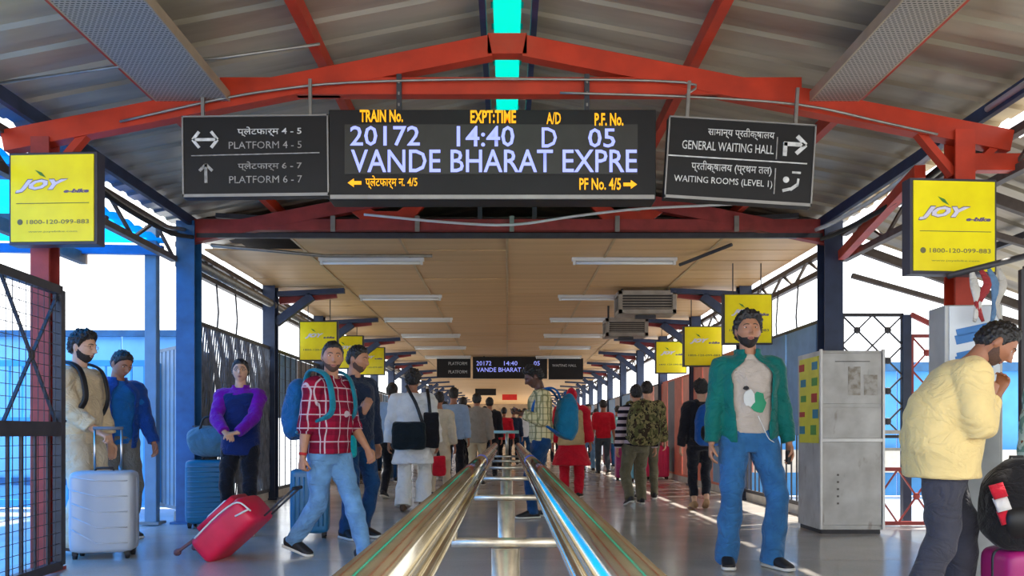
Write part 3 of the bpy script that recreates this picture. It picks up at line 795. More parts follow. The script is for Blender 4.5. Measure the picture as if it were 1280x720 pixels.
air_unit((2.02, 13.7, 2.62), .72, .45, .3, 'smaller air unit hung just behind and left of the larger one')
pipe('ceiling_rod', [(2.15, 9.95, 3.08), (2.55, 9.1, 3.13)], .022, DARK, 'short dark rod slanting under the front of the tan ceiling', 'rod')

# ------------------------------------------------------------------ metal cabinet, kiosk
def mat_cab():
    t = NT('scuffed_white_steel'); t.b.inputs['Roughness'].default_value = .42; t.b.inputs['Metallic'].default_value = .25
    f = t.ramp(t.noise(4, 6), .35, .7)
    c = t.mix(f, srgb((196, 194, 188)), srgb((164, 160, 152)))
    g = t.ramp(t.noise(9, 6, (1, 1, .4)), .62, .7)
    t.base(t.mix(t.math('MULTIPLY', g, .5), c, srgb((120, 100, 78)))); return t.m
CAB = mat_cab()
cb = thing('metal_cabinet', 'tall scuffed white metal cabinet with a yellow poster on its side', 'cabinet', (3.38, 7.85, 0))
a = MB(); a.box((0, .3, .92), (.62, .6, 1.76)); obj('body', a, CAB, cb, bevel=.006)
a = MB(); a.box((0, .3, .03), (.58, .56, .06)); obj('plinth', a, DARK, cb)
for z0, z1 in ((1.27, 1.78), (.93, 1.25), (.08, .91)):
    a = MB(); a.box((0, -.006, (z0 + z1) / 2), (.58, .012, z1 - z0 - .012)); obj('door_panel', a, CAB, cb, bevel=.004)
for x in (-.305, .305):
    a = MB(); a.box((x, -.01, .93), (.022, .03, 1.76)); obj('corner_strip', a, mat('pale_alu', (205, 203, 198), .4, .5), cb)
a = MB(); a.box((0, -.012, .92), (.62, .02, .03)); obj('mid_strip', a, mat('pale_alu'), cb)
def mat_stain():
    t = NT('torn_paper_residue'); t.b.inputs['Roughness'].default_value = .8
    t.base(t.mix(t.ramp(t.noise(16, 5), .4, .6), srgb((150, 140, 124)), srgb((188, 184, 174)))); return t.m
for x, z, w_, h_ in ((.02, 1.5, .12, .28), (.18, 1.46, .13, .2)):
    a = MB(); a.box((x, -.0135, z), (w_, .003, h_)); obj('glue_patch', a, mat_stain(), cb)
a = MB()
for k in range(5): a.box((-.14, -.014, .3 + k * .07), (.02, .003, .018))
obj('scuff_marks', a, mat('dark_scuff', (90, 84, 78), .7), cb)
a = MB(); a.box((0, -.02, 1.69), (.34, .004, .006)); obj('writing_line', a, DARK, cb)  # thin line standing in for unreadable writing on the cabinet
pos = MB(); pos.box((-.314, .28, 1.32), (.008, .5, .86)); obj('yellow_poster', pos, mat('poster_yellow', (222, 208, 60), .5, var=.08), cb)
def postermarks():
    rr = random.Random(11)
    for k in range(10):
        a = MB(); a.box((-.32, .12 + .32 * (k % 2) + rr.uniform(-.03, .03), 1.66 - (k // 2) * .16), (.004, .14, rr.uniform(.05, .1)))
        obj('poster_figure', a, mat(['poster_teal', 'poster_red', 'poster_green'][k % 3], [(60, 130, 150), (180, 60, 50), (90, 150, 70)][k % 3], .6), cb)
postermarks()
a = MB(); a.box((-.3, -.0, 1.5), (.02, .004, .02)); obj('latch', a, GALV, cb)
ki = thing('information_kiosk', 'white kiosk with a blue and white map panel behind the man in yellow', 'kiosk', (3.08, 5.28, 0), R(-4))
a = MB(); a.box((0, .12, .93), (.37, .24, 1.82)); obj('body', a, mat('kiosk_grey', (176, 176, 172), .4, .2), ki, bevel=.008)
a = MB(); a.box((0, .12, .02), (.42, .28, .04)); obj('foot', a, DARK, ki)
a = MB(); a.box((0, -.004, 1.55), (.32, .012, .56)); obj('map_panel', a, mat('map_white', (212, 218, 222), .35, var=.05), ki)
rr = random.Random(4)
for (x, z, w_, h_) in ((.02, 1.7, .3, .05), (-.06, 1.64, .16, .06), (.1, 1.63, .1, .07), (-.02, 1.55, .22, .025), (-.1, 1.5, .08, .05), (.08, 1.5, .1, .04), (0, 1.43, .26, .02)):
    a = MB(); a.box((x * .85, -.012, z - .02), (w_ * .9, .004, h_), Matrix.Rotation(R(-12), 3, 'Y')); obj('map_shape', a, mat('map_blue', (40, 112, 178), .45), ki)
a = MB(); a.box((0, -.004, .8), (.32, .012, .7)); obj('lower_door', a, mat('kiosk_grey'), ki, bevel=.003)
# cloth streamers tied above the kiosk
for k_, (x, c_, nm) in enumerate(((1214, (200, 196, 188), 'cream'), (1225, (150, 50, 52), 'dark red'), (1236, (96, 128, 160), 'dusty blue'), (1248, (186, 180, 170), 'pale grey'))):
    p = at(x, 336, 5.15); a = MB()
    loft(a, [p, p + Vector((.02 + .03 * k_ % .04, 0, -.1)), p + Vector((-.01 if k_ % 2 else .05, .01, -.22)), p + Vector((.02, 0, -.34))], [(.012, .008), (.03, .01), (.026, .01), (.012, .006)], 10, sub=3)
    tag(obj('cloth_strip', a, cloth(nm.replace(' ', '_') + '_strip', c_), None, True), nm + ' cloth strip tied above the kiosk, hanging below the right yellow sign', 'cloth')
pipe('overhead_bar', [at(1185, 345, 5.15), at(1290, 318, 5.15)], .02, DARK, 'dark bar sloping from the right yellow sign to the right edge', 'bar')

# ------------------------------------------------------------------ twin steel queue rail
ra = thing('queue_rail', 'twin polished steel handrails on centre posts running down the middle of the hall', 'handrail', (0, .35, 0))
ox = .35
for x, nm in ((-.147, 'left'), (.132, 'right')):
    a = MB(); a.tube([(x, 0.0, .835), (x, 9.2, .835)], .0345, 28); obj('handrail_tube', a, RAILM, ra, True)
    s_ = 1 if x < 0 else -1
    a = MB(); a.tube([(x + s_ * .018, 0.0, .775), (x + s_ * .018, 9.2, .775)], .014, 14); obj('lower_tube', a, RAILM, ra, True)
    a = MB(); a.ico((x, 9.2, .835), .036, 0, 8); obj('end_cap', a, mat('red_plastic_cap', (190, 60, 60), .5) if x < 0 else RAILM, ra, True)
RUST = mat('weathered_chrome', (196, 186, 168), .3, .85, var=.3, scale=18)
for i, Z in enumerate((2.1, 3.54, 5.0, 6.5, 8.0, 9.5)):
    y = Z - ox
    t = MB(); t.tube([(-.004, y, 0), (-.004, y, .695)], .038, 18); obj('post', t, RUST, ra, True)
    t = MB(); t.tube([(-.146, y, .71), (.15, y, .71)], .013, 10); obj('crossbar', t, RUST, ra, True)
    for x in (-.142, .136):
        t = MB(); t.tube([(x, y, .71), (x, y, .80)], .012, 10); obj('upright', t, RUST, ra, True)
    t = MB(); t.tube([(-.004, y, 0), (-.004, y, .014)], .075, 18); obj('floor_flange', t, RUST, ra, True)
a = MB(); a.tube([(-.16, 9.6 - ox, 1.0), (.14, 9.6 - ox, 1.0)], .02, 10); obj('end_bar', a, mat('pale_teal_bar', (150, 190, 190), .4), ra, True)
a = MB(); a.tube([(-.004, 9.6 - ox, .72), (-.004, 9.6 - ox, 1.0)], .02, 10); obj('end_post', a, RUST, ra, True)
for k_, y in enumerate((4.25, 4.5)):
    pass
a = MB(); a.tube([(-.147, 4.1, .8353), (-.147, 4.3, .8353)], .0352, 24); obj('tape_band', a, mat('blue_tape', (70, 96, 190), .4), ra, True)
a = MB(); a.tube([(.132, 4.0, .8353), (.132, 4.2, .8353)], .0352, 24); obj('tape_band', a, mat('blue_tape'), ra, True)

# ------------------------------------------------------------------ luggage
def rbox(W, D, H, ex=6, n=48, taper=.97, z0=0, rows=None):
    a = MB(); r = min(W, D) * .12
    secs = [(0, .80), (.012, .92), (.04, .985), (H * .25, 1), (H * .5, 1), (H * .75, 1), (H - .04, .985), (H - .012, .92), (H, .80)]
    loft(a, [(0, 0, z0 + z) for z, k in secs], [(W / 2 * k, D / 2 * (k if k < .99 else 1)) for z, k in secs], n, (1, 0, 0), 0, 2, ex)
    return a
def suitcase(name_label, loc, rotz, W, D, H, m, tilt=0, handle=.0, ridges='v', wheel='spin', trim=None, hw=.2, grp=None, tiltax='x'):
    t = thing('suitcase', name_label, 'suitcase', loc, rotz, grp)
    if tilt: t.rotation_euler = Matrix.Rotation(rotz, 3, 'Z').__matmul__(Matrix.Rotation(tilt, 3, tiltax.upper())).to_euler()
    zb = .05
    obj('shell', rbox(W, D, H, z0=zb), m, t, True)
    if ridges == 'v':
        for k in range(7):
            for sy in (-1, 1):
                a = MB(); x = -W * .36 + W * .72 * k / 6; a.tube([(x, sy * (D / 2 + .0), zb + .07), (x, sy * (D / 2 + .001), zb + H - .07)], .007, 6); obj('shell_rib', a, m, t, True)
    elif ridges == 'h':
        for k in range(11):
            z = zb + .07 + (H - .14) * k / 10
            for sy in (-1, 1):
                a = MB(); a.tube([(-W * .42, sy * (D / 2), z), (W * .42, sy * (D / 2), z)], .008, 6); obj('shell_rib', a, m, t, True)
    elif ridges == 'd':
        for k in range(5):
            for sy in (-1, 1):
                a = MB(); z = zb + H * (.2 + .16 * k)
                a.tube([(-W * .42, sy * (D / 2 + .001), z + .06), (-W * .05, sy * (D / 2 + .001), z - .05 + .02 * k), (W * .42, sy * (D / 2 + .001), z - .05 + .02 * k)], .005, 6); obj('shell_rib', a, trim or m, t, True)
    a = MB(); loft(a, [(0, -.008, zb + H / 2), (0, .008, zb + H / 2)], [(W / 2 + .003, H / 2 + .003)] * 2, 48, (1, 0, 0), 0, 1, 9); obj('zip_band', a, trim or mat('zip_dark', (60, 62, 66), .5), t, True)
    for sx_ in (-1, 1):
        for sy in (-1, 1):
            c = MB(); c.box((sx_ * (W / 2 - .05), sy * (D / 2 - .05), .045), (.035, .045, .03)); h_ = obj('wheel_housing', c, BLACK, t)
            c = MB(); c.tube([(sx_ * (W / 2 - .05) - .014, sy * (D / 2 - .05), .024), (sx_ * (W / 2 - .05) + .014, sy * (D / 2 - .05), .024)], .024, 14); obj('wheel', c, RUBBER, h_, True)
    c = MB(); c.tube([(-.07, 0, zb + H - .004), (-.06, 0, zb + H + .022), (.06, 0, zb + H + .022), (.07, 0, zb + H - .004)], .01, 8); obj('carry_handle', c, BLACK, t, True)
    if handle:
        y = D / 2 - .04
        for sx_ in (-1, 1):
            c = MB(); c.tube([(sx_ * hw / 2, y, zb + H - .01), (sx_ * hw / 2, y, zb + H + handle)], .009, 8)
            obj('telescopic_tube', c, STEEL, t, True)
        c = MB(); c.tube([(-hw / 2 - .012, y, zb + H + handle), (hw / 2 + .012, y, zb + H + handle)], .014, 10); obj('grip', c, mat('grip_grey', (110, 112, 118), .5), t, True)
    return t
SG = mat('silver_shell', (172, 178, 186), .32, .1, var=.05); TEAL = mat('teal_shell', (24, 104, 138), .35, var=.08); SB = mat('steel_blue_shell', (50, 118, 160), .35, var=.08)
REDS = mat('crimson_fabric_shell', (206, 20, 62), .45, var=.12); MAG = mat('magenta_shell', (168, 34, 108), .35, var=.08); PKS = mat('pink_shell', (235, 60, 110), .4, var=.08)
suitcase('large silver-grey hard suitcase held by the bearded man in beige', (-3.22, 6.4, 0), R(12), .48, .28, .64, SG, handle=.34, ridges='d', trim=mat('silver_rib', (190, 195, 202), .3, .2), hw=.2)
suitcase('teal ribbed hard suitcase against the blue column, below a grey bag', (-3.12, 8.4, 0), R(4), .46, .28, .66, TEAL, handle=0, ridges='h')
suitcase('steel-blue hard suitcase standing behind the legs of the man in plaid', (-1.87, 7.6, 0), R(8), .36, .26, .6, SB, handle=0, ridges='v', trim=mat('steel_blue_trim', (120, 160, 190), .4))
suitcase('magenta suitcase under the black rucksack at the bottom right corner', (2.86, 4.22, 0), R(3), .62, .3, .34, MAG, handle=0, ridges='v', hw=.2)
suitcase('rose pink suitcase at the right side of the camouflage rucksack man', on_floor(821, 599), 0, .5, .3, .66, PKS, handle=.3, ridges='v')
suitcase('purple-pink suitcase at the left side of the camouflage rucksack man', on_floor(778, 600), 0, .3, .3, .66, MAG, handle=.3, ridges='h')
suitcase('small pale blue suitcase seen between the legs of the camouflage rucksack man', on_floor(797, 601), 0, .3, .22, .6, mat('pale_blue_shell', (120, 190, 215), .4), handle=0)
suitcase('dark wine suitcase behind the man in the red top', on_floor(764, 581), 0, .5, .3, .6, mat('wine_shell', (110, 26, 46), .4), handle=0)
suitcase('blue box-like suitcase on the floor far off between the rails and the right walkway', on_floor(780, 587), 0, .4, .3, .35, mat('bright_case_blue', (70, 150, 215), .4), handle=0)
suitcase('dark suitcase beside the planter behind the man in the navy jacket', on_floor(492, 600), 0, .4, .3, .5, mat('slate_case', (84, 92, 96), .5), handle=0)

# red tilted two-wheel case pulled by the man in plaid
def red_case():
    B = at(256, 700, 6.35); B.z = 0
    t = thing('suitcase', 'crimson soft suitcase tipped on its wheels, pulled by the man in plaid', 'suitcase', B)
    # long axis leans up to the right
    ang = R(48)
    t.rotation_euler = (0, ang, R(-6))
    W, D, H = .42, .25, .53    # here W runs along y, D along the lean normal
    a = MB()
    secs = [(0, .82), (.02, .95), (.06, 1), (H * .5, 1.02), (H - .06, 1), (H - .02, .95), (H, .82)]
    loft(a, [(-.02, 0, .07 + z) for z, k in secs], [(D / 2 * k, W / 2 * k) for z, k in secs], 40, (1, 0, 0), 0, 2, 5)
    obj('shell', a, REDS, t, True)
    for sy in (-1,):
        a = MB(); a.tube(crom([np.array(p) for p in ((-.12, -W / 2 - .004, .14), (-.13, -W / 2 - .004, .4), (-.10, -W / 2 - .004, .58), (.02, -W / 2 - .004, .62))], 4), .007, 6); obj('zip', a, WHITEP, t, True)
        a = MB(); a.tube([(-.03, -W / 2 - .006, .5), (.0, -W / 2 - .006, .62)], .008, 6); obj('zip', a, WHITEP, t, True)
    a = MB(); loft(a, [(-.165, 0, .18), (-.165, 0, .54)], [(.03, W * .38), (.03, W * .34)], 24, (1, 0, 0), 0, 2, 5); obj('front_pocket', a, REDS, t, True)
    a = MB(); a.tube([(-.17, -.12, .25), (-.2, -.08, .28), (-.2, -.08, .46), (-.17, -.12, .5)], .012, 8); obj('side_handle', a, WHITEP, t, True)
    for sy in (-1, 1):
        a = MB(); a.bar((.09, sy * .14, .09), (.1, sy * .14, .0), .03, .04); hh = obj('wheel_housing', a, BLACK, t)
        a = MB(); a.tube([(.1, sy * .14 - .015, 0.012), (.1, sy * .14 + .015, 0.012)], .032, 14); obj('wheel', a, RUBBER, hh, True)
        a = MB(); a.bar((-.13, sy * .14, .12), (-.15, sy * .14, -.06), .02, .03); a.ico((-.15, sy * .14, -.07), .03, 0, 5); obj('stand_foot', a, mat('case_foot', (96, 62, 70), .5), t)
    for sy in (-1, 1):
        a = MB(); a.tube([(.09, sy * .07, .62), (.09, sy * .07, .94)], .008, 8); obj('telescopic_tube', a, DARK, t, True)
    a = MB(); a.tube([(.09, -.085, .94), (.09, .085, .94)], .014, 8); obj('grip', a, BLACK, t, True)
    return t
red_case()
pt = thing('planter', 'dark planter with a leafy brown plant beside the left fence behind the crowd', 'planter', on_floor(455, 598))
a = MB(); loft(a, [(0, 0, 0), (0, 0, .3), (0, 0, .42)], [(.16, .16), (.2, .2), (.22, .22)], 20, sub=1); obj('pot', a, mat('pot_grey', (86, 88, 84), .7), pt, True)
a = MB(); rr = random.Random(2)
for k in range(70):
    th = rr.uniform(0, 6.28); r_ = rr.uniform(.02, .2); p = Vector((r_ * math.cos(th), r_ * math.sin(th), .4)); q = p + Vector((.12 * math.cos(th), .12 * math.sin(th), rr.uniform(.15, .5)))
    n_ = Vector((-math.sin(th), math.cos(th), 0)) * .03; a.add([p, (p + q) / 2 + n_, q, (p + q) / 2 - n_], [(0, 1, 2, 3)])
o = obj('foliage', a, mat('plant_olive', (96, 92, 48), .7, var=.3), pt); o['kind'] = 'stuff'

# grey duffel resting on the teal case
dz = at(264, 585, 8.35)
du = thing('duffel_bag', 'blue-grey duffel bag lying on top of the teal suitcase', 'bag', (dz.x, 8.38, .725))
a = MB(); loft(a, [(-.24, 0, .15), (-.2, 0, .16), (-.1, 0, .18), (.08, 0, .17), (.18, 0, .16), (.23, 0, .13)], [(.06, .06), (.13, .13), (.15, .165), (.15, .16), (.13, .14), (.06, .07)], 20, (0, 1, 0), 0, 3)
obj('bag_body', remesh(a, .012, 3, .006, 4), cloth('duffel_cloth', (86, 122, 138)), du)
a = MB(); a.tube(crom([np.array(p) for p in ((-.1, -.08, .3), (-.06, -.06, .42), (.06, -.06, .42), (.1, -.08, .3))], 4), .012, 8); obj('carry_strap', a, BLACK, du, True)
a = MB(); a.tube([(-.2, -.02, .335), (.2, -.02, .33)], .006, 6); obj('zip', a, BLACK, du, True)

def backpack(label, loc, rotz, W=.32, D=.18, H=.46, m=None, m2=None, m3=None, tilt=0, straps=True, cat='backpack', grp=None, pocket=True, voxel=.012, extra=None, sh=.14, off=.25, top=.50, drop=0):
    """origin: bottom centre of the bag; wearer stands at -y of it"""
    t = thing('backpack', label, cat, loc, rotz, grp)
    if tilt: t.rotation_euler = (Matrix.Rotation(rotz, 3, 'Z') @ Matrix.Rotation(tilt, 3, 'X')).to_euler()
    a = MB(); loft(a, [(0, 0, .0), (0, .01, .05), (0, .015, H * .35), (0, .005, H * .7), (0, -.01, H * .93), (0, -.03, H)], [(W * .38, D * .36), (W * .5, D * .52), (W * .53, D * .56), (W * .5, D * .5), (W * .38, D * .36), (W * .2, D * .2)], 24, (1, 0, 0), 0, 3, 3.2)
    obj('bag_body', remesh(a, voxel, 3, .005, len(label)), m, t)
    if pocket:
        a = MB(); loft(a, [(0, D * .42, .05), (0, D * .5, .12), (0, D * .5, H * .4), (0, D * .4, H * .48)], [(W * .3, .03), (W * .38, .05), (W * .37, .05), (W * .28, .03)], 20, (1, 0, 0), 0, 3, 3.5)
        obj('front_pocket', a, m2 or m, t, True)
        a = MB(); a.tube(crom([np.array(p) for p in ((-W * .48, 0.03, H * .5), (-W * .4, .05, H * .82), (0, .05, H * .93), (W * .4, .05, H * .82), (W * .48, .03, H * .5))], 4), .006, 6); obj('zip', a, mat('zip_light', (150, 160, 165), .5), t, True)
    a = MB(); a.tube([(-.04, -.03, H - .01), (-.03, -.04, H + .04), (.03, -.04, H + .04), (.04, -.03, H - .01)], .008, 6); obj('grab_loop', a, m2 or m, t, True)
    if straps:
        for s_ in (-1, 1):
            a = MB(); x = s_ * sh
            loft(a, [(x * .6, -D * .4, H * .9), (x * .85, -off + .10, top - .02), (x, -off + .01, top), (x * .98, -off - .10, top - .055), (x * .98, -off - .153, top - .20), (x * 1.02, -off - .148, top - .34), (x * 1.3, -off - .02, min(H * .25, top - .42)), (x * 1.15, -D * .4, .04)], [(.027, .012)] * 8, 10, (1, 0, 0), 0, 4, 3)
            obj('shoulder_strap', a, m3 or m2 or m, t, True)
    if extra: extra(t)
    return t
bp = backpack('black rucksack with a red and white stripe on the magenta suitcase', (2.68, 4.18, .41), R(172), .36, .26, .42, cloth('rucksack_black', (26, 24, 26)), BLACK, straps=False, voxel=.012)
for k_, (c_, z) in enumerate((((205, 30, 50), .29), ((225, 220, 215), .225), ((205, 30, 50), .16))):
    a = MB(); x0 = .155 - k_ * .018; loft(a, [(x0 + .02, .128, z + .035), (x0 - .0, .142, z - .035)], [(.035, .012), (.035, .012)], 12, (1, 0, 0), 0, 1, 4); obj('stripe_panel', a, cloth('stripe_' + ('red' if k_ != 1 else 'white'), c_), bp, True)
a = MB(); loft(a, [(0, 0, .0), (0, 0, .1), (0, 0, .25), (0, 0, .34)], [(.18, .12), (.2, .14), (.2, .13), (.14, .08)], 20, (1, 0, 0), 0, 3, 3)
o = thing('shoulder_bag', 'black soft bag at the right edge, beside the striped rucksack', 'bag', (3.04, 4.2, .41)); obj('bag_body', remesh(a, .012, 3, .006, 2), cloth('rucksack_black', (26, 24, 26)), o)
a = MB(); a.tube([(-.1, -.14, .3), (-.12, -.16, .1), (-.11, -.16, -.12)], .012, 6); obj('loose_strap', a, BLACK, o, True)
# ------------------------------------------------------------------ people
def sst(x, a, b):
    t = np.clip((x - a) / (b - a), 0, 1); return t * t * (3 - 2 * t)
def head_grid(nu, nv):
    ph = np.linspace(.02, math.pi - .02, nu)[:, None]; th = np.linspace(0, 2 * math.pi, nv, endpoint=False)[None, :]
    d = np.stack([np.sin(ph) * np.cos(th), np.sin(ph) * np.sin(th), np.cos(ph) * np.ones_like(th)], -1)
    return d
def head_surface(d, fem=False):
    dx, dy, dz = d[..., 0], d[..., 1], d[..., 2]
    x = .078 * dx; y = .100 * dy; z = .120 * dz
    low = np.clip(-dz, 0, 1)
    x = x * (1 - .30 * low ** 1.7) * (1 + .04 * np.clip(dz, 0, 1))
    y = np.where(dy > 0, y * (1 - .5 * sst(low, .1, 1)), y * (1 - .03 * low))
    y = np.where(dy > 0, y + .006, y)
    fr = sst(-dy, .05, .5)
    g = lambda v, c, s_: np.exp(-((v - c) / s_) ** 2)
    nose = g(x, 0, .011) * sst(z, -.044, -.030) * (1 - sst(z, -.030, .034)) * .028
    nose = nose + g(x, 0, .018) * g(z, -.031, .009) * .009
    y = y - fr * nose
    y = y - fr * .006 * g(z, .030, .009) * g(x, 0, .045)
    y = y + fr * .011 * g(np.abs(x), .031, .015) * g(z, .012, .012)
    y = y - fr * .006 * g(x, 0, .022) * (g(z, -.057, .005) + g(z, -.068, .006))
    y = y - fr * .010 * g(x, 0, .028) * g(z, -.100, .018)
    y = y - fr * .004 * g(np.abs(x), .045, .018) * g(z, -.015, .02)
    x = x * (1 + .05 * g(z, -.012, .02) * fr)
    return np.stack([x, y, z], -1)
def grid_mb(P, mb=None):
    mb = mb or MB(); nu, nv = P.shape[:2]; vs = [tuple(v) for v in P.reshape(-1, 3)]
    fs = [(i * nv + j, (i + 1) * nv + j, (i + 1) * nv + (j + 1) % nv, i * nv + (j + 1) % nv) for i in range(nu - 1) for j in range(nv)]
    fs.append(tuple(range(nv))); fs.append(tuple((nu - 1) * nv + j for j in range(nv))[::-1])
    mb.add(vs, fs); return mb
def shell_on_head(mask_fn, thick_fn, nu=40, nv=64):
    d = head_grid(nu, nv); P = head_surface(d); m = mask_fn(d, P); t = thick_fn(d, P)
    nrm = d / np.array([.078, .1, .12]); nrm /= np.linalg.norm(nrm, axis=-1, keepdims=True)
    return P + nrm * (t * m - .012 * (1 - m))[..., None]
def nz(P, f, k=0):
    x, y, z = P[..., 0] * f, P[..., 1] * f, P[..., 2] * f
    return np.sin(x * 1.1 + 2 * np.sin(y * .9 + k) + k) * np.sin(y * 1.3 + 1.7 * np.sin(z + k)) * np.cos(z * 1.2 + x * .4)
def interp_line(dy, pts):
    xs, ys = zip(*pts); return np.interp(dy, xs, ys)
def xform(mb, M):
    mb.v = [tuple(M @ Vector(v)) for v in mb.v]; return mb

SKINS = {}
def skin(kind):
    c = {'light': (214, 164, 132), 'mid': (186, 130, 98), 'tan': (166, 110, 80), 'dark': (96, 62, 48)}[kind]
    n = 'skin_' + kind
    if n in MATS: return MATS[n]
    t = NT(n); q = srgb(c); f = t.ramp(t.noise(20, 4), .3, .7)
    t.base(t.mix(f, [v * .92 for v in q], [min(1, v * 1.06) for v in q])); t.b.inputs['Roughness'].default_value = .5
    t.b.inputs['Subsurface Weight'].default_value = .08; t.b.inputs['Subsurface Radius'].default_value = (.01, .004, .002)
    MATS[n] = t.m; return t.m
HAIR = mat('black_hair', (30, 25, 23), .42, var=.3, scale=60, bump=.6, bscale=150, stretch=(1, 1, .3))
BEARD = mat('dark_beard', (44, 33, 28), .8, var=.3, scale=80)
EYEW = mat('eye_white', (220, 214, 206), .3, var=0); IRIS = mat('iris_dark', (34, 22, 16), .2, var=0); LIPM = mat('lip_rose', (150, 84, 76), .5, var=.05)
SOLEW = mat('white_sole', (214, 210, 200), .6, var=.05); SHOEB = mat('black_shoe', (30, 28, 30), .6, var=.15); SHOEBR = mat('brown_shoe', (90, 66, 46), .6); SANDAL = mat('tan_shoe', (176, 138, 98), .6)

def ik(a, c, l1, l2, pole):
    v = c - a; D = min(v.length, (l1 + l2) * .999); u = v.normalized()
    x = (l1 * l1 - l2 * l2 + D * D) / (2 * D); h = math.sqrt(max(0, l1 * l1 - x * x))
    p = (pole - u * pole.dot(u)).normalized(); return a + u * x + p * h, a + u * D

def hand(mb, w_, d, pn, left, s, curl=.3, spread=.0, rad=1.0):
    d = d.normalized(); pn = (pn - d * pn.dot(d)).normalized(); th = d.cross(pn) * (-1 if left else 1)
    loft(mb, [w_ - d * .02 * s, w_ + d * .02 * s, w_ + d * .06 * s, w_ + d * .092 * s], [(.025 * s, .018 * s), (.031 * s, .017 * s), (.039 * s, .015 * s), (.038 * s, .011 * s)], 14, th, 0, 2, 2.4)
    for off, L in ((.0315, .070), (.0108, .078), (-.0105, .072), (-.0305, .057)):
        p = w_ + d * (.080 if off > -.03 else .074) * s + th * off * s; ang = curl * .6; q = [p]; dd = d
        for k_, fr in enumerate((.45, .32, .26)):
            ang += curl * (1 if k_ else .4)
            dd = (d * math.cos(ang) + pn * math.sin(ang) + th * spread * off * 8).normalized(); p = p + dd * L * fr * s; q.append(p)
        loft(mb, q, [(.0095 * s * rad, .009 * s * rad), (.0088 * s * rad, .0085 * s * rad), (.008 * s * rad, .0078 * s * rad), (.006 * s * rad, .006 * s * rad)], 8, th, 0, 2)
    b = w_ + d * .018 * s + th * .022 * s
    loft(mb, [b, b + (d * .6 + th * .6 + pn * .25).normalized() * .034 * s, b + (d * .85 + th * .45 + pn * .45).normalized() * .066 * s, b + (d * .95 + th * .30 + pn * (.45 + curl * .3)).normalized() * .088 * s],
         [(.014 * s, .013 * s), (.0125 * s, .011 * s), (.0098 * s, .0095 * s), (.0068 * s, .0068 * s)], 8, pn, 0, 2)

TOR = [(.84, .150, .100, .0), (.92, .162, .115, .0), (1.02, .148, .108, -.0), (1.12, .142, .104, -.004), (1.25, .160, .112, -.002), (1.36, .172, .106, .006), (1.425, .150, .086, .012), (1.465, .085, .068, .012), (1.50, .060, .058, .006)]
def tor_at(z):
    zs = [t[0] for t in TOR]; return tuple(float(np.interp(z, zs, [t[i] for t in TOR])) for i in (1, 2, 3))

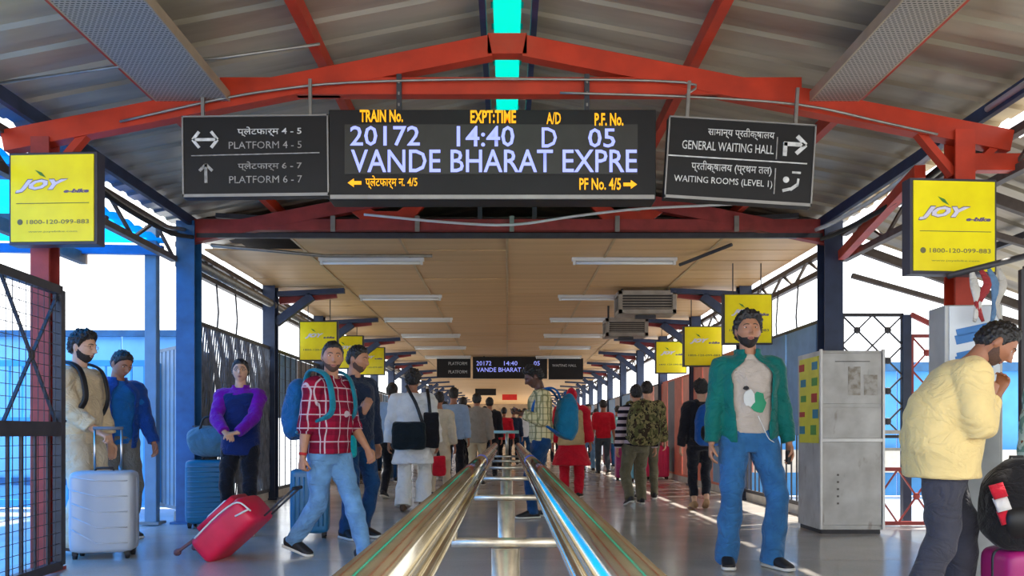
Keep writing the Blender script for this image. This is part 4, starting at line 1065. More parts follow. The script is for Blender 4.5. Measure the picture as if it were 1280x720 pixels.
def person(label, X, Zd, rot=0, h=1.75, feet=None, hands=None, lean=0, side_lean=0, twist=0, head=(0, 0, 0), top=None, bottom=None, jacket=None, hair='short', beard=0, sk='mid',
           det=1, fem=False, belly=0, broad=1.0, shoes=(SHOEB, SOLEW), curl=(.45, .45), hdir=(None, None), pn=(None, None), pel=(0, 0, 0), pole=(None, None), kneel=None, scarf=None, glasses=None, group=None, thigh_sp=.092, hump=0, extra=None):
    s = h / 1.75
    root = thing('person', label, 'person', (X, Zd, 0), R(rot), group)
    rr = random.Random(label); seed = rr.random() * 5
    bv = {0: .013, 1: .0085, 2: .0056}[det]; cv = {0: .018, 1: .012, 2: .0085}[det]
    ns = {0: 12, 1: 16, 2: 24}[det]
    bw = broad * (.92 if fem else 1)
    PC = Vector(pel) + Vector((0, 0, .93 * s)); P0 = Vector((0, 0, .93 * s))
    def rotm(k): return Matrix.Rotation(R(twist) * k, 3, 'Z') @ Matrix.Rotation(R(side_lean) * k, 3, 'Y') @ Matrix.Rotation(R(lean) * k, 3, 'X')
    def tp(p):
        p = Vector(p); z = p.z / s; k = float(sst(z, .86, 1.22)); k2 = max(0, (z - 1.25)) * hump
        q = rotm(k) @ (p - P0) + PC
        if k2: q += rotm(1) @ Vector((0, -k2, -k2 * .3))
        return q
    RU = rotm(1)
    sh = [tp((sx_ * .178 * s * bw, .012, 1.405 * s)) for sx_ in (1, -1)]
    feet = feet or [(.11, 0, 0, 8, 0), (-.11, 0, 0, -8, 0)]
    dflt = [Vector((.27 * bw, .0, .80 * s)), Vector((-.27 * bw, .0, .80 * s))]
    hands = hands or [None, None]
    wr = [Vector(hands[i]) if hands[i] is not None else dflt[i] + (tp((0, 0, 1.4 * s)) - Vector((0, 0, 1.4 * s))) * .8 for i in (0, 1)]
    el = []; 
    for i in (0, 1):
        pv = Vector(pole[i]) if pole[i] else Vector((.35 * (1, -1)[i], .9, -.15))
        e, w_ = ik(sh[i], wr[i], .295 * s, .262 * s, pv); el.append(e); wr[i] = w_
    ank = []; kn = []; hp = []
    for i in (0, 1):
        f = feet[i]; yaw = R(f[3]); pt = R(f[4] if len(f) > 4 else 0)
        fd = Vector((math.sin(yaw), -math.cos(yaw), 0))
        a = Vector((f[0], f[1], f[2])) + Vector((0, 0, .085 * s)) + Vector((0, 0, math.sin(pt) * .14 * s))
        hq = PC + Vector(((1, -1)[i] * thigh_sp * s, 0, -.03 * s))
        k, a2 = ik(hq, a, .43 * s, .415 * s, fd + Vector((0, 0, .05))); kn.append(k); ank.append(a2); hp.append(hq)
    # head frame
    pivot = tp((0, -.002, 1.545 * s))
    HR = RU @ Matrix.Rotation(R(head[0]), 3, 'Z') @ Matrix.Rotation(R(head[2]), 3, 'Y') @ Matrix.Rotation(R(head[1]), 3, 'X')
    hc = pivot + HR @ Vector((0, -.018 * s, .092 * s)); hs = s * (.95 if fem else 1.0)
    HM = Matrix.Translation(hc) @ (HR.to_4x4()) @ Matrix.Scale(hs, 4)
    # ---- body
    B = MB()
    tr = [(tp((0, t[3] * s, t[0] * s)), (t[1] * s * bw * .96, (t[2] + belly * math.exp(-((t[0] - 1.08) / .12) ** 2)) * s * .95)) for t in TOR]
    loft(B, [a for a, b in tr], [b for a, b in tr], ns, RU @ Vector((1, 0, 0)), 0, 2, 2.3)
    loft(B, [tp((0, .008, 1.46 * s)), (tp((0, .006, 1.50 * s)) + pivot) / 2, pivot + HR @ Vector((0, -.0, .045 * s))], [(.062 * s, .060 * s), (.056 * s * (.9 if fem else 1), .056 * s), (.055 * s * (.9 if fem else 1), .058 * s)], ns, RU @ Vector((1, 0, 0)), 0, 3)
    if det == 0: d = head_grid(30, 40)
    else: d = head_grid(70, 100) if det == 2 else head_grid(44, 64)
    HP = head_surface(d, fem); hm = grid_mb(HP); 
    for sx_ in (-1, 1):
        hm.ico((sx_ * .080, .012, -.002), (.010, .019, .031), 0, 6)
    xform(hm, HM); B.add(hm.v, hm.f)
    for i in (0, 1):
        d_up = (el[i] - sh[i]).normalized()
        loft(B, [tp(((1, -1)[i] * .11 * s * bw, .012, 1.40 * s)), sh[i] + d_up * .03, sh[i].lerp(el[i], .5), el[i], el[i].lerp(wr[i], .3), el[i].lerp(wr[i], .7), wr[i]],
             [(.058 * s, .058 * s), (.056 * s, .056 * s), (.047 * s, .047 * s), (.039 * s, .039 * s), (.042 * s, .04 * s), (.033 * s, .031 * s), (.027 * s, .021 * s)], ns, (0, 1, 0), 0, 2)
        hd = Vector(hdir[i]) if hdir[i] else (wr[i] - el[i]).normalized() * .7 + Vector((0, 0, -.3))
        pp = Vector(pn[i]) if pn[i] else Vector(((-1, 1)[i], -.15, 0.0))
        hand(B, wr[i], hd, pp, i == 0, s, curl[i], rad={0: 1.25, 1: 1.05, 2: 1}[det])
        loft(B, [hp[i] + Vector((0, 0, .04)), hp[i].lerp(kn[i], .3), hp[i].lerp(kn[i], .7), kn[i], kn[i].lerp(ank[i], .3), kn[i].lerp(ank[i], .75), ank[i] + Vector((0, 0, .0)), ank[i] - Vector((0, 0, .04))],
             [(.086 * s, .09 * s), (.08 * s, .082 * s), (.062 * s, .064 * s), (.052 * s, .053 * s), (.054 * s, .056 * s), (.040 * s, .04 * s), (.034 * s, .036 * s), (.034 * s, .036 * s)], ns, (1, 0, 0), 0, 2)
        f = feet[i]; yaw = R(f[3]); pt = R(f[4] if len(f) > 4 else 0); fd = Vector((math.sin(yaw) * math.cos(pt), -math.cos(yaw) * math.cos(pt), -math.sin(pt)))
        loft(B, [ank[i] - fd * .035 * s + Vector((0, 0, -.045 * s)), ank[i] + fd * .05 * s + Vector((0, 0, -.045 * s)), ank[i] + fd * .15 * s + Vector((0, 0, -.058 * s))], [(.026 * s, .028 * s), (.032 * s, .026 * s), (.028 * s, .014 * s)], 10, (1, 0, 0), 0, 2)
    if hair == 'bald': pass
    obj('body', remesh(B, bv, 2, name='body'), skin(sk), root)
    # ---- face parts
    idx = HP.reshape(-1, 3)
    def face_y(x, z):
        q = idx[idx[:, 1] < 0]; return q[np.argmin((q[:, 0] - x) ** 2 + (q[:, 2] - z) ** 2)][1]
    if det >= 1:
        for sx_ in (-1, 1):
            ye = face_y(sx_ * .031, .010)
            e = MB(); e.ico((sx_ * .031, ye + .0085, .010), (.0140, .0105, .0066), 0, 7); e.ico((sx_ * .031, ye + .0005, .0102), (.0064, .0034, .0058), 1, 6); xform(e, HM)
            obj('eye', e, [EYEW, IRIS], root, True)
            b = MB(); bz = .030 if not fem else .032
            loft(b, [(sx_ * x, face_y(sx_ * x, z_) - .0005, z_) for x, z_ in ((.013, bz - .001), (.026, bz + .004), (.040, bz + .002), (.049, bz - .006))], [(.002, .003), (.004, .0038), (.0036, .003), (.0015, .0015)], 8, (0, 1, 0), 0, 2); xform(b, HM)
            obj('eyebrow', b, HAIR, root, True)
        l = MB(); 
        for z_, r_ in ((-.0585, .0042), (-.0665, .0052)):
            loft(l, [(x, face_y(x, z_) + .0015, z_ - abs(x) * .03) for x in (-.024, -.012, 0, .012, .024)], [(.001, .001), (.003, r_ * .8), (.0036, r_), (.003, r_ * .8), (.001, .001)], 8, (0, 1, 0), 0, 2)
        xform(l, HM); obj('lips', l, LIPM, root, True)
    if beard:
        def mk(d, P):
            x, y, z = P[..., 0], P[..., 1], P[..., 2]; dy = d[..., 1]
            line_ = interp_line(dy, [(-1, -.044), (-.8, -.052), (-.5, -.046), (-.2, -.018), (.05, .01)])
            m = sst(line_ - z + .004 * nz(P, 220, seed), -.002, .006) * (1 - sst(dy, -.02, .14)) * (1 - sst(-z, .118, .13))
            lips_ = np.exp(-((x / .02) ** 2 + ((z + .063) / .011) ** 2) ** 2); return m * (1 - lips_)
        P = shell_on_head(mk, lambda d, P: .0012 + beard * .009 * sst(-P[..., 2], .04, .1) + .0018 * beard * nz(P, 200, seed), 80, 120)
        m = xform(grid_mb(P), HM); obj('beard', m, BEARD if beard > .3 else mat('stubble_brown', (92, 66, 54) if sk != 'dark' else (58, 40, 32), .8, var=.2, scale=120), root, True)
    if hair in ('short', 'full', 'tied', 'crop'):
        th = {'short': .014, 'full': .026, 'tied': .012, 'crop': .008}[hair]
        back = {'short': -.072, 'full': -.08, 'tied': -.085, 'crop': -.065}[hair]
        pts = [(-1, .072), (-.8, .074), (-.6, .064), (-.38, .03), (-.18, -.012), (.0, .012), (.16, .008), (.3, -.05), (1, back)]
        if hair == 'tied': pts = [(-1, .072), (-.7, .062), (-.45, .02), (-.25, -.03), (.0, -.05), (1, -.085)]
        ln = lambda d, P: P[..., 2] - interp_line(d[..., 1], pts) + .008 * nz(P, 150, seed) * (hair != 'tied')
        def mk(d, P): return sst(ln(d, P), -.003, .005)
        P = shell_on_head(mk, lambda d, P: .0015 + sst(ln(d, P), 0, .034) * (th * (.55 + .6 * np.clip(d[..., 2], 0, 1)) + th * .5 * nz(P, 80, seed) + th * .4 * nz(P, 190, seed + 2)) + (.012 * np.exp(-((d[..., 1] + .5) / .3) ** 2) * np.clip(d[..., 2], 0, 1) if hair == 'full' else 0), 80, 120)
        m = grid_mb(P)
        if hair == 'tied': m.ico((0, .115, .0), (.038, .035, .045), 0, 8)
        xform(m, HM); obj('hair', m, HAIR, root, True)
    if scarf:
        def mk(d, P): return 1 - sst(-d[..., 1], .45, .62) * sst(.075 - P[..., 2], 0, .015)
        P = shell_on_head(mk, lambda d, P: .016 + .004 * nz(P, 60, seed), 40, 60)
        m = xform(grid_mb(P), HM); 
        loft(m, [HM @ Vector((0, .02, -.04)), HM @ Vector((0, .03, -.11)), tp((0, .015, 1.44 * s)), tp((0, .02, 1.30 * s))], [(.075, .085), (.085, .09), (.17 * s, .12 * s), (.19 * s, .135 * s)], 18, RU @ Vector((1, 0, 0)), 0, 3)
        obj('head_scarf', remesh(m, .012, 3, .004, seed), scarf, root)
    if glasses:
        g = MB()
        for sx_ in (-1, 1):
            c_ = Vector((sx_ * .032, face_y(sx_ * .03, .01) - .012, .008))
            g.tube([c_ + Vector((.021 * math.cos(a_ * .7854), 0, .016 * math.sin(a_ * .7854))) for a_ in range(9)], .0018, 5)
            g.tube([c_ + Vector((sx_ * .021, 0, .004)), Vector((sx_ * .083, .01, .012))], .0018, 5)
        g.tube([(-.011, face_y(0, .01) - .008, .01), (.011, face_y(0, .01) - .008, .01)], .0018, 5)
        xform(g, HM); obj('glasses', g, glasses, root, True)
    # ---- trousers / skirt
    bt = dict(m=cloth('dark_trousers', (36, 40, 52)), ease=.012, hem=.0, flare=.0, name='trousers', waist=.96); bt.update(bottom or {})
    if not bt.get('none'):
        b = MB(); e = bt['ease']; zt = bt['waist']
        zz = [.80, .86, .92, zt]
        loft(b, [PC + Vector((0, 0, (z - .93) * s)) if z < .93 else tp((0, 0, z * s)) for z in zz], [((tor_at(z)[0] * (1 if z > .85 else .93) * bw + min(e, .010)) * s, (tor_at(z)[1] + min(e, .010) + belly * .3) * s) for z in zz], ns, (1, 0, 0), 0, 3, 2.5)
        for i in (0, 1):
            K, A, H_ = kn[i], ank[i], hp[i]; hemp = A + (K - A).normalized() * bt['hem'] * s - (K - A).normalized() * .03 * s
            fl_ = bt['flare']
            loft(b, [H_ + Vector((0, 0, .02)), H_.lerp(K, .25), H_.lerp(K, .65), K, K.lerp(hemp, .4), K.lerp(hemp, .8), hemp],
                 [((.088 + e) * s, (.098 + e) * s), ((.084 + e) * s, (.09 + e) * s), ((.066 + e) * s, (.07 + e) * s), ((.057 + e) * s, (.06 + e) * s), ((.056 + e + fl_ * .4) * s, (.06 + e + fl_ * .4) * s), ((.046 + e + fl_) * s, (.05 + e + fl_) * s), ((.046 + e + fl_ * 1.2) * s, (.052 + e + fl_ * 1.3) * s)], ns, (1, 0, 0), 0, 3)
        obj(bt['name'], remesh(b, cv, 3, .0075, seed), bt['m'], root)
    # ---- shoes
    for i in (0, 1):
        f = feet[i]; yaw = R(f[3]); pt = R(f[4] if len(f) > 4 else 0)
        u = Vector((math.sin(yaw), -math.cos(yaw), 0)); Rm = Matrix.Rotation(pt, 3, Vector((0, 0, 1)).cross(u) if True else None)
        base = ank[i] - Vector((0, 0, .085 * s))
        def fp(a, z): v = Rm @ Vector((u.x * a, u.y * a, z - .085 * s)); return ank[i] + v
        a = MB(); sd = Vector((0, 0, 1)).cross(u)
        loft(a, [fp(-.085 * s, .05 * s), fp(-.065 * s, .055 * s), fp(-.01 * s, .062 * s), fp(.06 * s, .052 * s), fp(.13 * s, .037 * s), fp(.178 * s, .030 * s), fp(.195 * s, .025 * s)],
             [(.02 * s, .03 * s), (.034 * s, .042 * s), (.038 * s, .052 * s), (.042 * s, .042 * s), (.047 * s, .028 * s), (.038 * s, .02 * s), (.015 * s, .012 * s)], 16, sd, 0, 3, 2.5)
        so = obj('shoe', a, shoes[0], root, True)
        if shoes[1]:
            a = MB(); loft(a, [fp(-.092 * s, .014 * s), fp(-.07 * s, .014 * s), fp(0, .014 * s), fp(.08 * s, .014 * s), fp(.15 * s, .014 * s), fp(.19 * s, .016 * s), fp(.205 * s, .018 * s)],
                 [(.018 * s, .012 * s), (.038 * s, .013 * s), (.039 * s, .013 * s), (.046 * s, .013 * s), (.05 * s, .013 * s), (.038 * s, .012 * s), (.012 * s, .008 * s)], 14, sd, 0, 3, 4)
            obj('sole', a, shoes[1], so, True)
        if det == 2 and shoes[1]:
            for q_ in range(4):
                a = MB(); ax = .03 + q_ * .024; hw_ = .026 * s
                c0, c1, c2 = fp(ax * s, .088 * s - q_ * .0085 * s) - sd * hw_, fp(ax * s, .101 * s - q_ * .0085 * s), fp(ax * s, .088 * s - q_ * .0085 * s) + sd * hw_
                a.tube([c0, c1, c2], .003, 5); obj('lace', a, SOLEW, so, True)
    # ---- tops
    def garment(g):
        G = MB(); e = g.get('ease', .016); hem = g.get('hem', .86); cz = g.get('collar', 1.475); op = g.get('open', 0); sl = g.get('sleeve', 1.0); flare = g.get('flare', .0)
        zs = [hem] + [z for z in (.74, .82, .9, 1.0, 1.1, 1.2, 1.3, 1.37, 1.42) if z > hem + .03] + [cz]
        def sec(z):
            if z < .84: a_, b_, y_ = .160 + (.84 - z) * (.06 + flare), .112 + (.84 - z) * (.08 + flare), 0
            else: a_, b_, y_ = tor_at(z)
            k = 1 - float(sst(z, 1.38, 1.47)) * .75
            a_ = max(a_, g.get('minw', .155)) if z < 1.3 else a_; b_ = max(b_, g.get('mind', .108)) if z < 1.3 else b_
            b_ += belly * math.exp(-((z - 1.08) / .12) ** 2)
            if z > 1.38: a_ = min(a_, .165)
            return (a_ * bw + e * k) * s, (b_ + e * k) * s, y_ * s
        if not op:
            S = [(tp((0, sec(z)[2], z * s)), sec(z)[:2]) for z in zs]
            loft(G, [a for a, b in S], [b for a, b in S], ns + 4, RU @ Vector((1, 0, 0)), 0, 3, 2.3)
        else:
            rows = np.linspace(hem, cz, 26); n = 40; vs = []; fs = []; tk = .013
            for lay in (0, 1):
                for z in rows:
                    a_, b_, y_ = sec(z); a_ += g.get('puff', .012) * s - lay * tk; b_ += g.get('puff', .012) * s - lay * tk
                    o_ = op * (1 - .75 * float(sst(z, 1.32, 1.46))) * (1 - .25 * float(sst(z, 1.25, .9)))
                    for j in range(n + 1):
                        th_ = -math.pi / 2 + o_ + (2 * math.pi - 2 * o_) * j / n
                        ca, sa = math.cos(th_), math.sin(th_)
                        ca = math.copysign(abs(ca) ** .87, ca); sa = math.copysign(abs(sa) ** .87, sa)
                        vs.append(tp((a_ * ca, y_ + b_ * sa, z * s)))
            m_ = len(rows) * (n + 1)
            for i in range(len(rows) - 1):
                for j in range(n):
                    q = i * (n + 1) + j; fs.append((q, q + 1, q + n + 2, q + n + 1)); fs.append((m_ + q, m_ + q + n + 1, m_ + q + n + 2, m_ + q + 1))
                for j in (0, n):
                    q = i * (n + 1) + j; fs.append((q, q + n + 1, m_ + q + n + 1, m_ + q))
            for i in (0, len(rows) - 1):
                for j in range(n):
                    q = i * (n + 1) + j; fs.append((q, q + 1, m_ + q + 1, m_ + q))
            G.add(vs, fs)
        if sl > 0:
            for i in (0, 1):
                S_, E_, W_ = sh[i], el[i], wr[i]; se = g.get('sease', e)
                pts = [tp(((1, -1)[i] * .10 * s * bw, .012, 1.392 * s)), S_ + (E_ - S_).normalized() * .02, S_.lerp(E_, .35), S_.lerp(E_, .7)]
                rad = [.068, .070, .060, .054]
                if sl > .5:
                    pts += [E_, E_.lerp(W_, .35 * (sl - .5) * 2), E_.lerp(W_, (sl - .5) * 2 * .9), E_.lerp(W_, (sl - .5) * 2 * .985)]; rad += [.050, .048, .036 if sl > .9 else .045, .034 if sl > .9 else .046]
                else:
                    pts[-1] = S_.lerp(E_, sl * 2); rad[-1] = .058
                if g.get('loose'): rad = [r + g['loose'] * k_ / len(rad) for k_, r in enumerate(rad)]
                loft(G, pts, [((r + se * .75) * s, (r + se * .75) * s) for r in rad], ns, (0, 1, 0), 0, 3)
        if g.get('hood'):
            loft(G, [tp((0, .05, 1.50 * s)), tp((0, .09, 1.45 * s)), tp((0, .115, 1.37 * s)), tp((0, .11, 1.31 * s))], [(.08 * s, .05 * s), (.11 * s, .05 * s), (.10 * s, .05 * s), (.05 * s, .03 * s)], 14, RU @ Vector((1, 0, 0)), 0, 3)
        if g.get('stand'):
            # a raised collar round the neck, open in front
            n = 28; vs = []; hgt = g['stand']; o_ = .5
            for r_, zz_ in ((.072, 1.455), (.078, 1.455 + hgt)):
                for j in range(n + 1):
                    th_ = -math.pi / 2 + o_ + (2 * math.pi - 2 * o_) * j / n
                    for dr in (0, .012): vs.append(tp(((r_ + dr) * s * math.cos(th_), .006 + (r_ + dr) * s * math.sin(th_), zz_ * s)))
            fs = []; w2 = 2 * (n + 1)
            for j in range(n):
                q = 2 * j
                fs += [(q, q + 2, w2 + q + 2, w2 + q), (q + 1, w2 + q + 1, w2 + q + 3, q + 3), (w2 + q, w2 + q + 2, w2 + q + 3, w2 + q + 1), (q, q + 1, q + 3, q + 2)]
            fs += [(0, w2, w2 + 1, 1), (2 * n, 2 * n + 1, w2 + 2 * n + 1, w2 + 2 * n)]
            G.add(vs, fs)
        me = remesh(G, g.get('voxel', cv), 3, g.get('folds', .0065), seed + e * 50)
        return obj(g.get('name', 'shirt'), me, g['m'], root)
    tops = top if isinstance(top, list) else [top]
    for g in tops:
        if g: garment(g)
    if jacket: garment(jacket)
    info = dict(root=root, s=s, tp=tp, sh=sh, el=el, wr=wr, HM=HM, ank=ank, kn=kn, hp=hp, RU=RU)
    if extra: extra(info)
    return info
def to_local(X, Z, rot, P):
    return tuple(Matrix.Rotation(-R(rot), 3, 'Z') @ (Vector(P) - Vector((X, Z, 0))))

# garment materials
DENIM = cloth('mid_blue_denim', (52, 106, 156), var=.22); DENIML = cloth('light_blue_denim', (104, 146, 186), var=.25); DENIMD = cloth('dark_blue_denim', (22, 62, 104), var=.2)
JGREEN = cloth('bottle_green_jacket', (0, 106, 98), .6, .12); TEE = cloth('oatmeal_tee', (196, 182, 170), .9, .06)
YSH = cloth('pale_yellow_shirt', (236, 208, 142), .8, .06, .4); GREYT = cloth('charcoal_trousers', (66, 66, 76), .8, .1)
PURF = cloth('violet_fleece', (116, 12, 160), .8, .1); NAVYV = cloth('navy_vest', (12, 36, 96), .7, .1); BLKT = cloth('black_trousers', (22, 24, 34), .8)
BEIGE = cloth('beige_shirt', (214, 190, 150), .85, .08); CREAM = cloth('cream_trousers', (206, 190, 160), .85, .08)
BLUEJ = cloth('royal_blue_jacket', (14, 62, 132), .7, .1); BLUES = cloth('azure_tee', (20, 96, 160), .8, .08); KHAK = cloth('khaki_grey_trousers', (110, 108, 102), .8)
WHITEK = cloth('white_kurta_cotton', (228, 226, 220), .85, .05); CREAMK = cloth('cream_kurta_cotton', (206, 194, 168), .85, .08); GREYH = cloth('grey_hoodie', (150, 144, 136), .9, .1)
LBLUE = cloth('pale_blue_shirt', (150, 176, 208), .85, .08); WHT = cloth('white_shirt', (216, 218, 222), .85, .05); REDC = cloth('red_cotton', (200, 22, 44), .85, .12)
BLK = cloth('black_jacket', (28, 28, 36), .8); DNAVY = cloth('dark_navy_jacket', (26, 38, 62), .8, .12); TAN = cloth('tan_vest', (190, 166, 120), .85)
def plaid_fn(t, x, y, z):
    base = srgb((150, 18, 52)); wl = srgb((206, 190, 196)); dk = srgb((96, 12, 40))
    v1 = line(t, x, .105, .008, .03); v2 = line(t, y, .105, .008, .05); v3 = line(t, z, .105, .009)
    d1 = line(t, x, .105, .035, .07); d3 = line(t, z, .105, .04, .05)
    c = t.mix(t.math('MULTIPLY', d1, .5), base, dk); c = t.mix(t.math('MULTIPLY', d3, .5), c, dk)
    m_ = t.math('MAXIMUM', t.math('MAXIMUM', v1, v2), v3); return t.mix(t.math('MULTIPLY', m_, .8), c, wl)
PLAID = pattern_cloth('red_plaid_flannel', plaid_fn)
def check_fn(t, x, y, z):
    base = srgb((214, 198, 150)); l1 = srgb((120, 116, 76)); l2 = srgb((236, 226, 190))
    c = t.mix(t.math('MULTIPLY', line(t, y, .06, .012), .8), base, l1); c = t.mix(t.math('MULTIPLY', line(t, z, .07, .01), .7), c, l1)
    return t.mix(t.math('MULTIPLY', line(t, x, .06, .012), .7), c, l1)
CHECK = pattern_cloth('straw_check_shirt', check_fn)
def stripe_fn(t, x, y, z): return t.mix(line(t, z, .09, .045), srgb((196, 176, 182)), srgb((30, 24, 34)))
STRIPE = pattern_cloth('black_pink_stripe_jersey', stripe_fn)
def camo_fn(t, x, y, z):
    a = t.noise(14, 3); b = t.noise(19, 3, (1, 1.3, .9)); c = t.noise(26, 2, (1.2, .8, 1))
    k = t.mix(t.math('GREATER_THAN', a, .5), srgb((136, 126, 84)), srgb((92, 92, 56))); k = t.mix(t.math('GREATER_THAN', b, .56), k, srgb((60, 48, 36)))
    return t.mix(t.math('GREATER_THAN', c, .62), k, srgb((30, 28, 24)))
CAMO = pattern_cloth('camouflage_fabric', camo_fn)
CAMOT = cloth('olive_trousers', (104, 98, 76), .85, .2)
def pale_pat(t, x, y, z):
    k = t.mix(t.math('GREATER_THAN', t.noise(16, 2), .55), srgb((190, 214, 206)), srgb((120, 160, 150))); return t.mix(t.math('GREATER_THAN', t.noise(22, 2, (1, 2, 1)), .64), k, srgb((120, 84, 60)))
PATG = pattern_cloth('pale_green_print_fabric', pale_pat)

# 1 man in the green jacket
def tee_print(I):
    tp, s = I['tp'], I['s']
    def patch(nm, cx, cz, rx, rz, m, lift, n=14, wob=.15, sd_=1):
        a = MB(); vs = []
        rr_ = random.Random(sd_)
        pts = [(cx + rx * (1 + rr_.uniform(-wob, wob)) * math.cos(6.283 * k / n), cz + rz * (1 + rr_.uniform(-wob, wob)) * math.sin(6.283 * k / n)) for k in range(n)]
        def onto(x, z):
            a_, b_, y_ = tor_at(z / 1.0); a_ = max(a_, .155) + .016; b_ = max(b_, .108) + .016
            return tp((x, (y_ - b_ * (max(0, 1 - (abs(x) / a_) ** 2.3)) ** (1 / 2.3)) * s - lift, z * s))
        c0 = onto(cx, cz); vs = [c0] + [onto(*p) for p in pts] + [onto(cx + (p[0] - cx) * .5, cz + (p[1] - cz) * .5) for p in pts]
        fs = [(0, n + 1 + k, n + 1 + (k + 1) % n) for k in range(n)] + [(1 + k, 1 + (k + 1) % n, n + 1 + (k + 1) % n, n + 1 + k) for k in range(n)]
        a.add(vs, fs); obj(nm, a, m, I['root'], True)
    patch('shirt_print', .035, 1.14, .055, .075, mat('print_green', (50, 150, 110), .8), .009, sd_=2)
    patch('shirt_print', -.03, 1.17, .04, .06, mat('print_white', (222, 222, 216), .8), .0105, sd_=3)
    patch('shirt_print', -.055, 1.24, .022, .014, mat('print_black', (40, 38, 38), .8), .011, sd_=4)
    a = MB(); a.tube(crom([np.array(tuple(tp((x, y, z * s)))) for x, y, z in ((.03, -.15, 1.05), (.06, -.165, .98), (.1, -.165, .9), (.15, -.14, .87))], 4), .003, 6)
    obj('white_cord', a, mat('cord_white', (225, 225, 220), .5), I['root'], True)
    ph = MB(); w_ = I['wr'][0]; ph.box(w_ + Vector((-.02, -.03, -.1)), (.02, .06, .1))
    tag(obj('phone', ph, BLACK, None, False, .003, (G1[0], G1[1], 0)), 'dark phone held low in the left hand of the green-jacket man', 'phone')
G1 = (1.78, 5.92)
person('bearded man in a bottle-green zip jacket, oatmeal tee and blue jeans, facing the camera', *G1, 0, 1.86, feet=[(.17, -.03, 0, 22, 0), (-.15, .02, 0, -10, 0)],
       hands=[(.30, -.04, .88), (-.29, -.06, .87)], head=(-4, -6, 0), top=dict(m=TEE, sleeve=0, hem=.93, ease=.012), jacket=dict(m=JGREEN, name='jacket', open=.72, sleeve=.99, hem=.87, ease=.026, puff=.016, stand=.06, folds=.005, sease=.02),
       bottom=dict(m=DENIM, name='jeans', ease=.018, flare=.014, hem=-.02), hair='full', beard=.6, sk='mid', det=2, shoes=(SHOEB, SOLEW), extra=tee_print, thigh_sp=.098)
# 2 man in plaid
PX, PZ = -1.42, 6.35
def P2(x, y, Z): return to_local(PX, PZ, 62, at(x, y, Z))
def rolled(I):
    for i in (0, 1):
        a = MB(); e, w_ = I['el'][i], I['wr'][i]; p = e.lerp(w_, .18); a.tube([p, e.lerp(w_, .32)], .054, 16)
        obj('rolled_cuff', a, PLAID, I['root'], True)
    w_ = I['wr'][1]; a = MB(); a.tube([w_.lerp(I['el'][1], .06), w_.lerp(I['el'][1], .14)], .032, 14); obj('wrist_thread', a, mat('red_thread', (190, 40, 40), .7), I['root'], True)
i2 = person('short-haired man in a red and white plaid shirt and light jeans, striding right', PX, PZ, 62, 1.76, feet=[(-.02, -.38, 0, 0, -6), (.0, .36, 0, 4, 14)], pel=(0, .0, -.055), lean=3,
       hands=[(.27, -.18, .86), P2(377, 578, 6.15)], head=(-42, 2, 0), top=dict(m=PLAID, sleeve=.62, hem=.88, ease=.024, mind=.128, minw=.168, stand=.04), bottom=dict(m=DENIML, name='jeans', ease=.014), hair='crop', beard=.15, sk='mid', det=2,
       shoes=(SHOEB, SOLEW), extra=rolled, hdir=(None, (.0, .1, -1)), curl=(.5, .9))
def bag_at(X, Z, rot, off, label, tilt=0, h=1.75, **k):
    k.setdefault('off', off[1]); k.setdefault('top', 1.455 * h / 1.75 + .03 - off[2])
    p = Matrix.Rotation(R(rot), 3, 'Z') @ Vector(off) + Vector((X, Z, 0)); return backpack(label, p, R(rot), tilt=tilt, **k)
RB = cloth('rucksack_blue', (20, 88, 140), .7); RBD = cloth('rucksack_dark_navy', (22, 30, 52), .7); RTE = cloth('strap_teal', (20, 120, 140), .7)
bag_at(PX, PZ, 62, (0, .25, .95), 'navy and blue rucksack on the back of the man in plaid', m=RB, m2=RBD, m3=RTE, W=.34, D=.2, H=.46)
# extra teal strap across plaid front is part of that rucksack's look
# 3 man in yellow at the right
YX, YZ = 2.33, 4.3
def Y3(x, y, Z): return to_local(YX, YZ, 74, at(x, y, Z))
person('man in a pale yellow shirt and charcoal trousers, bowing his head over his raised hands', YX, YZ, 74, 1.66, feet=[(.15, -.12, 0, 10, 0), (-.14, .16, 0, -6, 0)], lean=7, hump=.42, head=(0, 34, 0), belly=.02, broad=1.06,
       hands=[Y3(1247, 492, 4.42), Y3(1236, 497, 4.2)], pole=((.5, .2, -1), (-.5, .2, -1)), hdir=((0, -.35, .9), (0.15, -.35, .9)), pn=((-.8, .5, .1), (.8, .5, .1)), curl=(.7, .8),
       top=dict(m=YSH, sleeve=.93, hem=.80, ease=.042, loose=.014, folds=.008, mind=.15, minw=.188, stand=.035), bottom=dict(m=GREYT, ease=.024), thigh_sp=.085, hair='short', beard=.12, sk='tan', det=2)
# 4 woman in purple
WX, WZ = -2.6, 7.8
def W4(x, y, Z): return to_local(WX, WZ, 0, at(x, y, Z))
person('woman in a violet fleece and navy vest with glasses, hands folded on a suitcase', WX, WZ, 6, 1.70, fem=True, broad=1.08, head=(8, -2, 0), feet=[(.1, -.05, 0, 10, 0), (-.1, .02, 0, -10, 0)],
       hands=[W4(292, 541, 7.46), W4(276, 540, 7.46)], pole=((1, .3, -.2), (-1, .3, -.2)), hdir=((-.9, -.3, -.1), (.5, -.5, -.3)), pn=((0, .2, -1), (0, .2, -1)),
       top=[dict(m=PURF, name='fleece', sleeve=1.0, hem=.93, ease=.02, stand=.05, folds=.006), dict(m=NAVYV, name='vest', sleeve=0, hem=.80, ease=.034, collar=1.37)],
       bottom=dict(m=BLKT, ease=.012), hair='tied', sk='light', det=2, glasses=mat('glasses_dark', (60, 50, 48), .4), belly=.01)
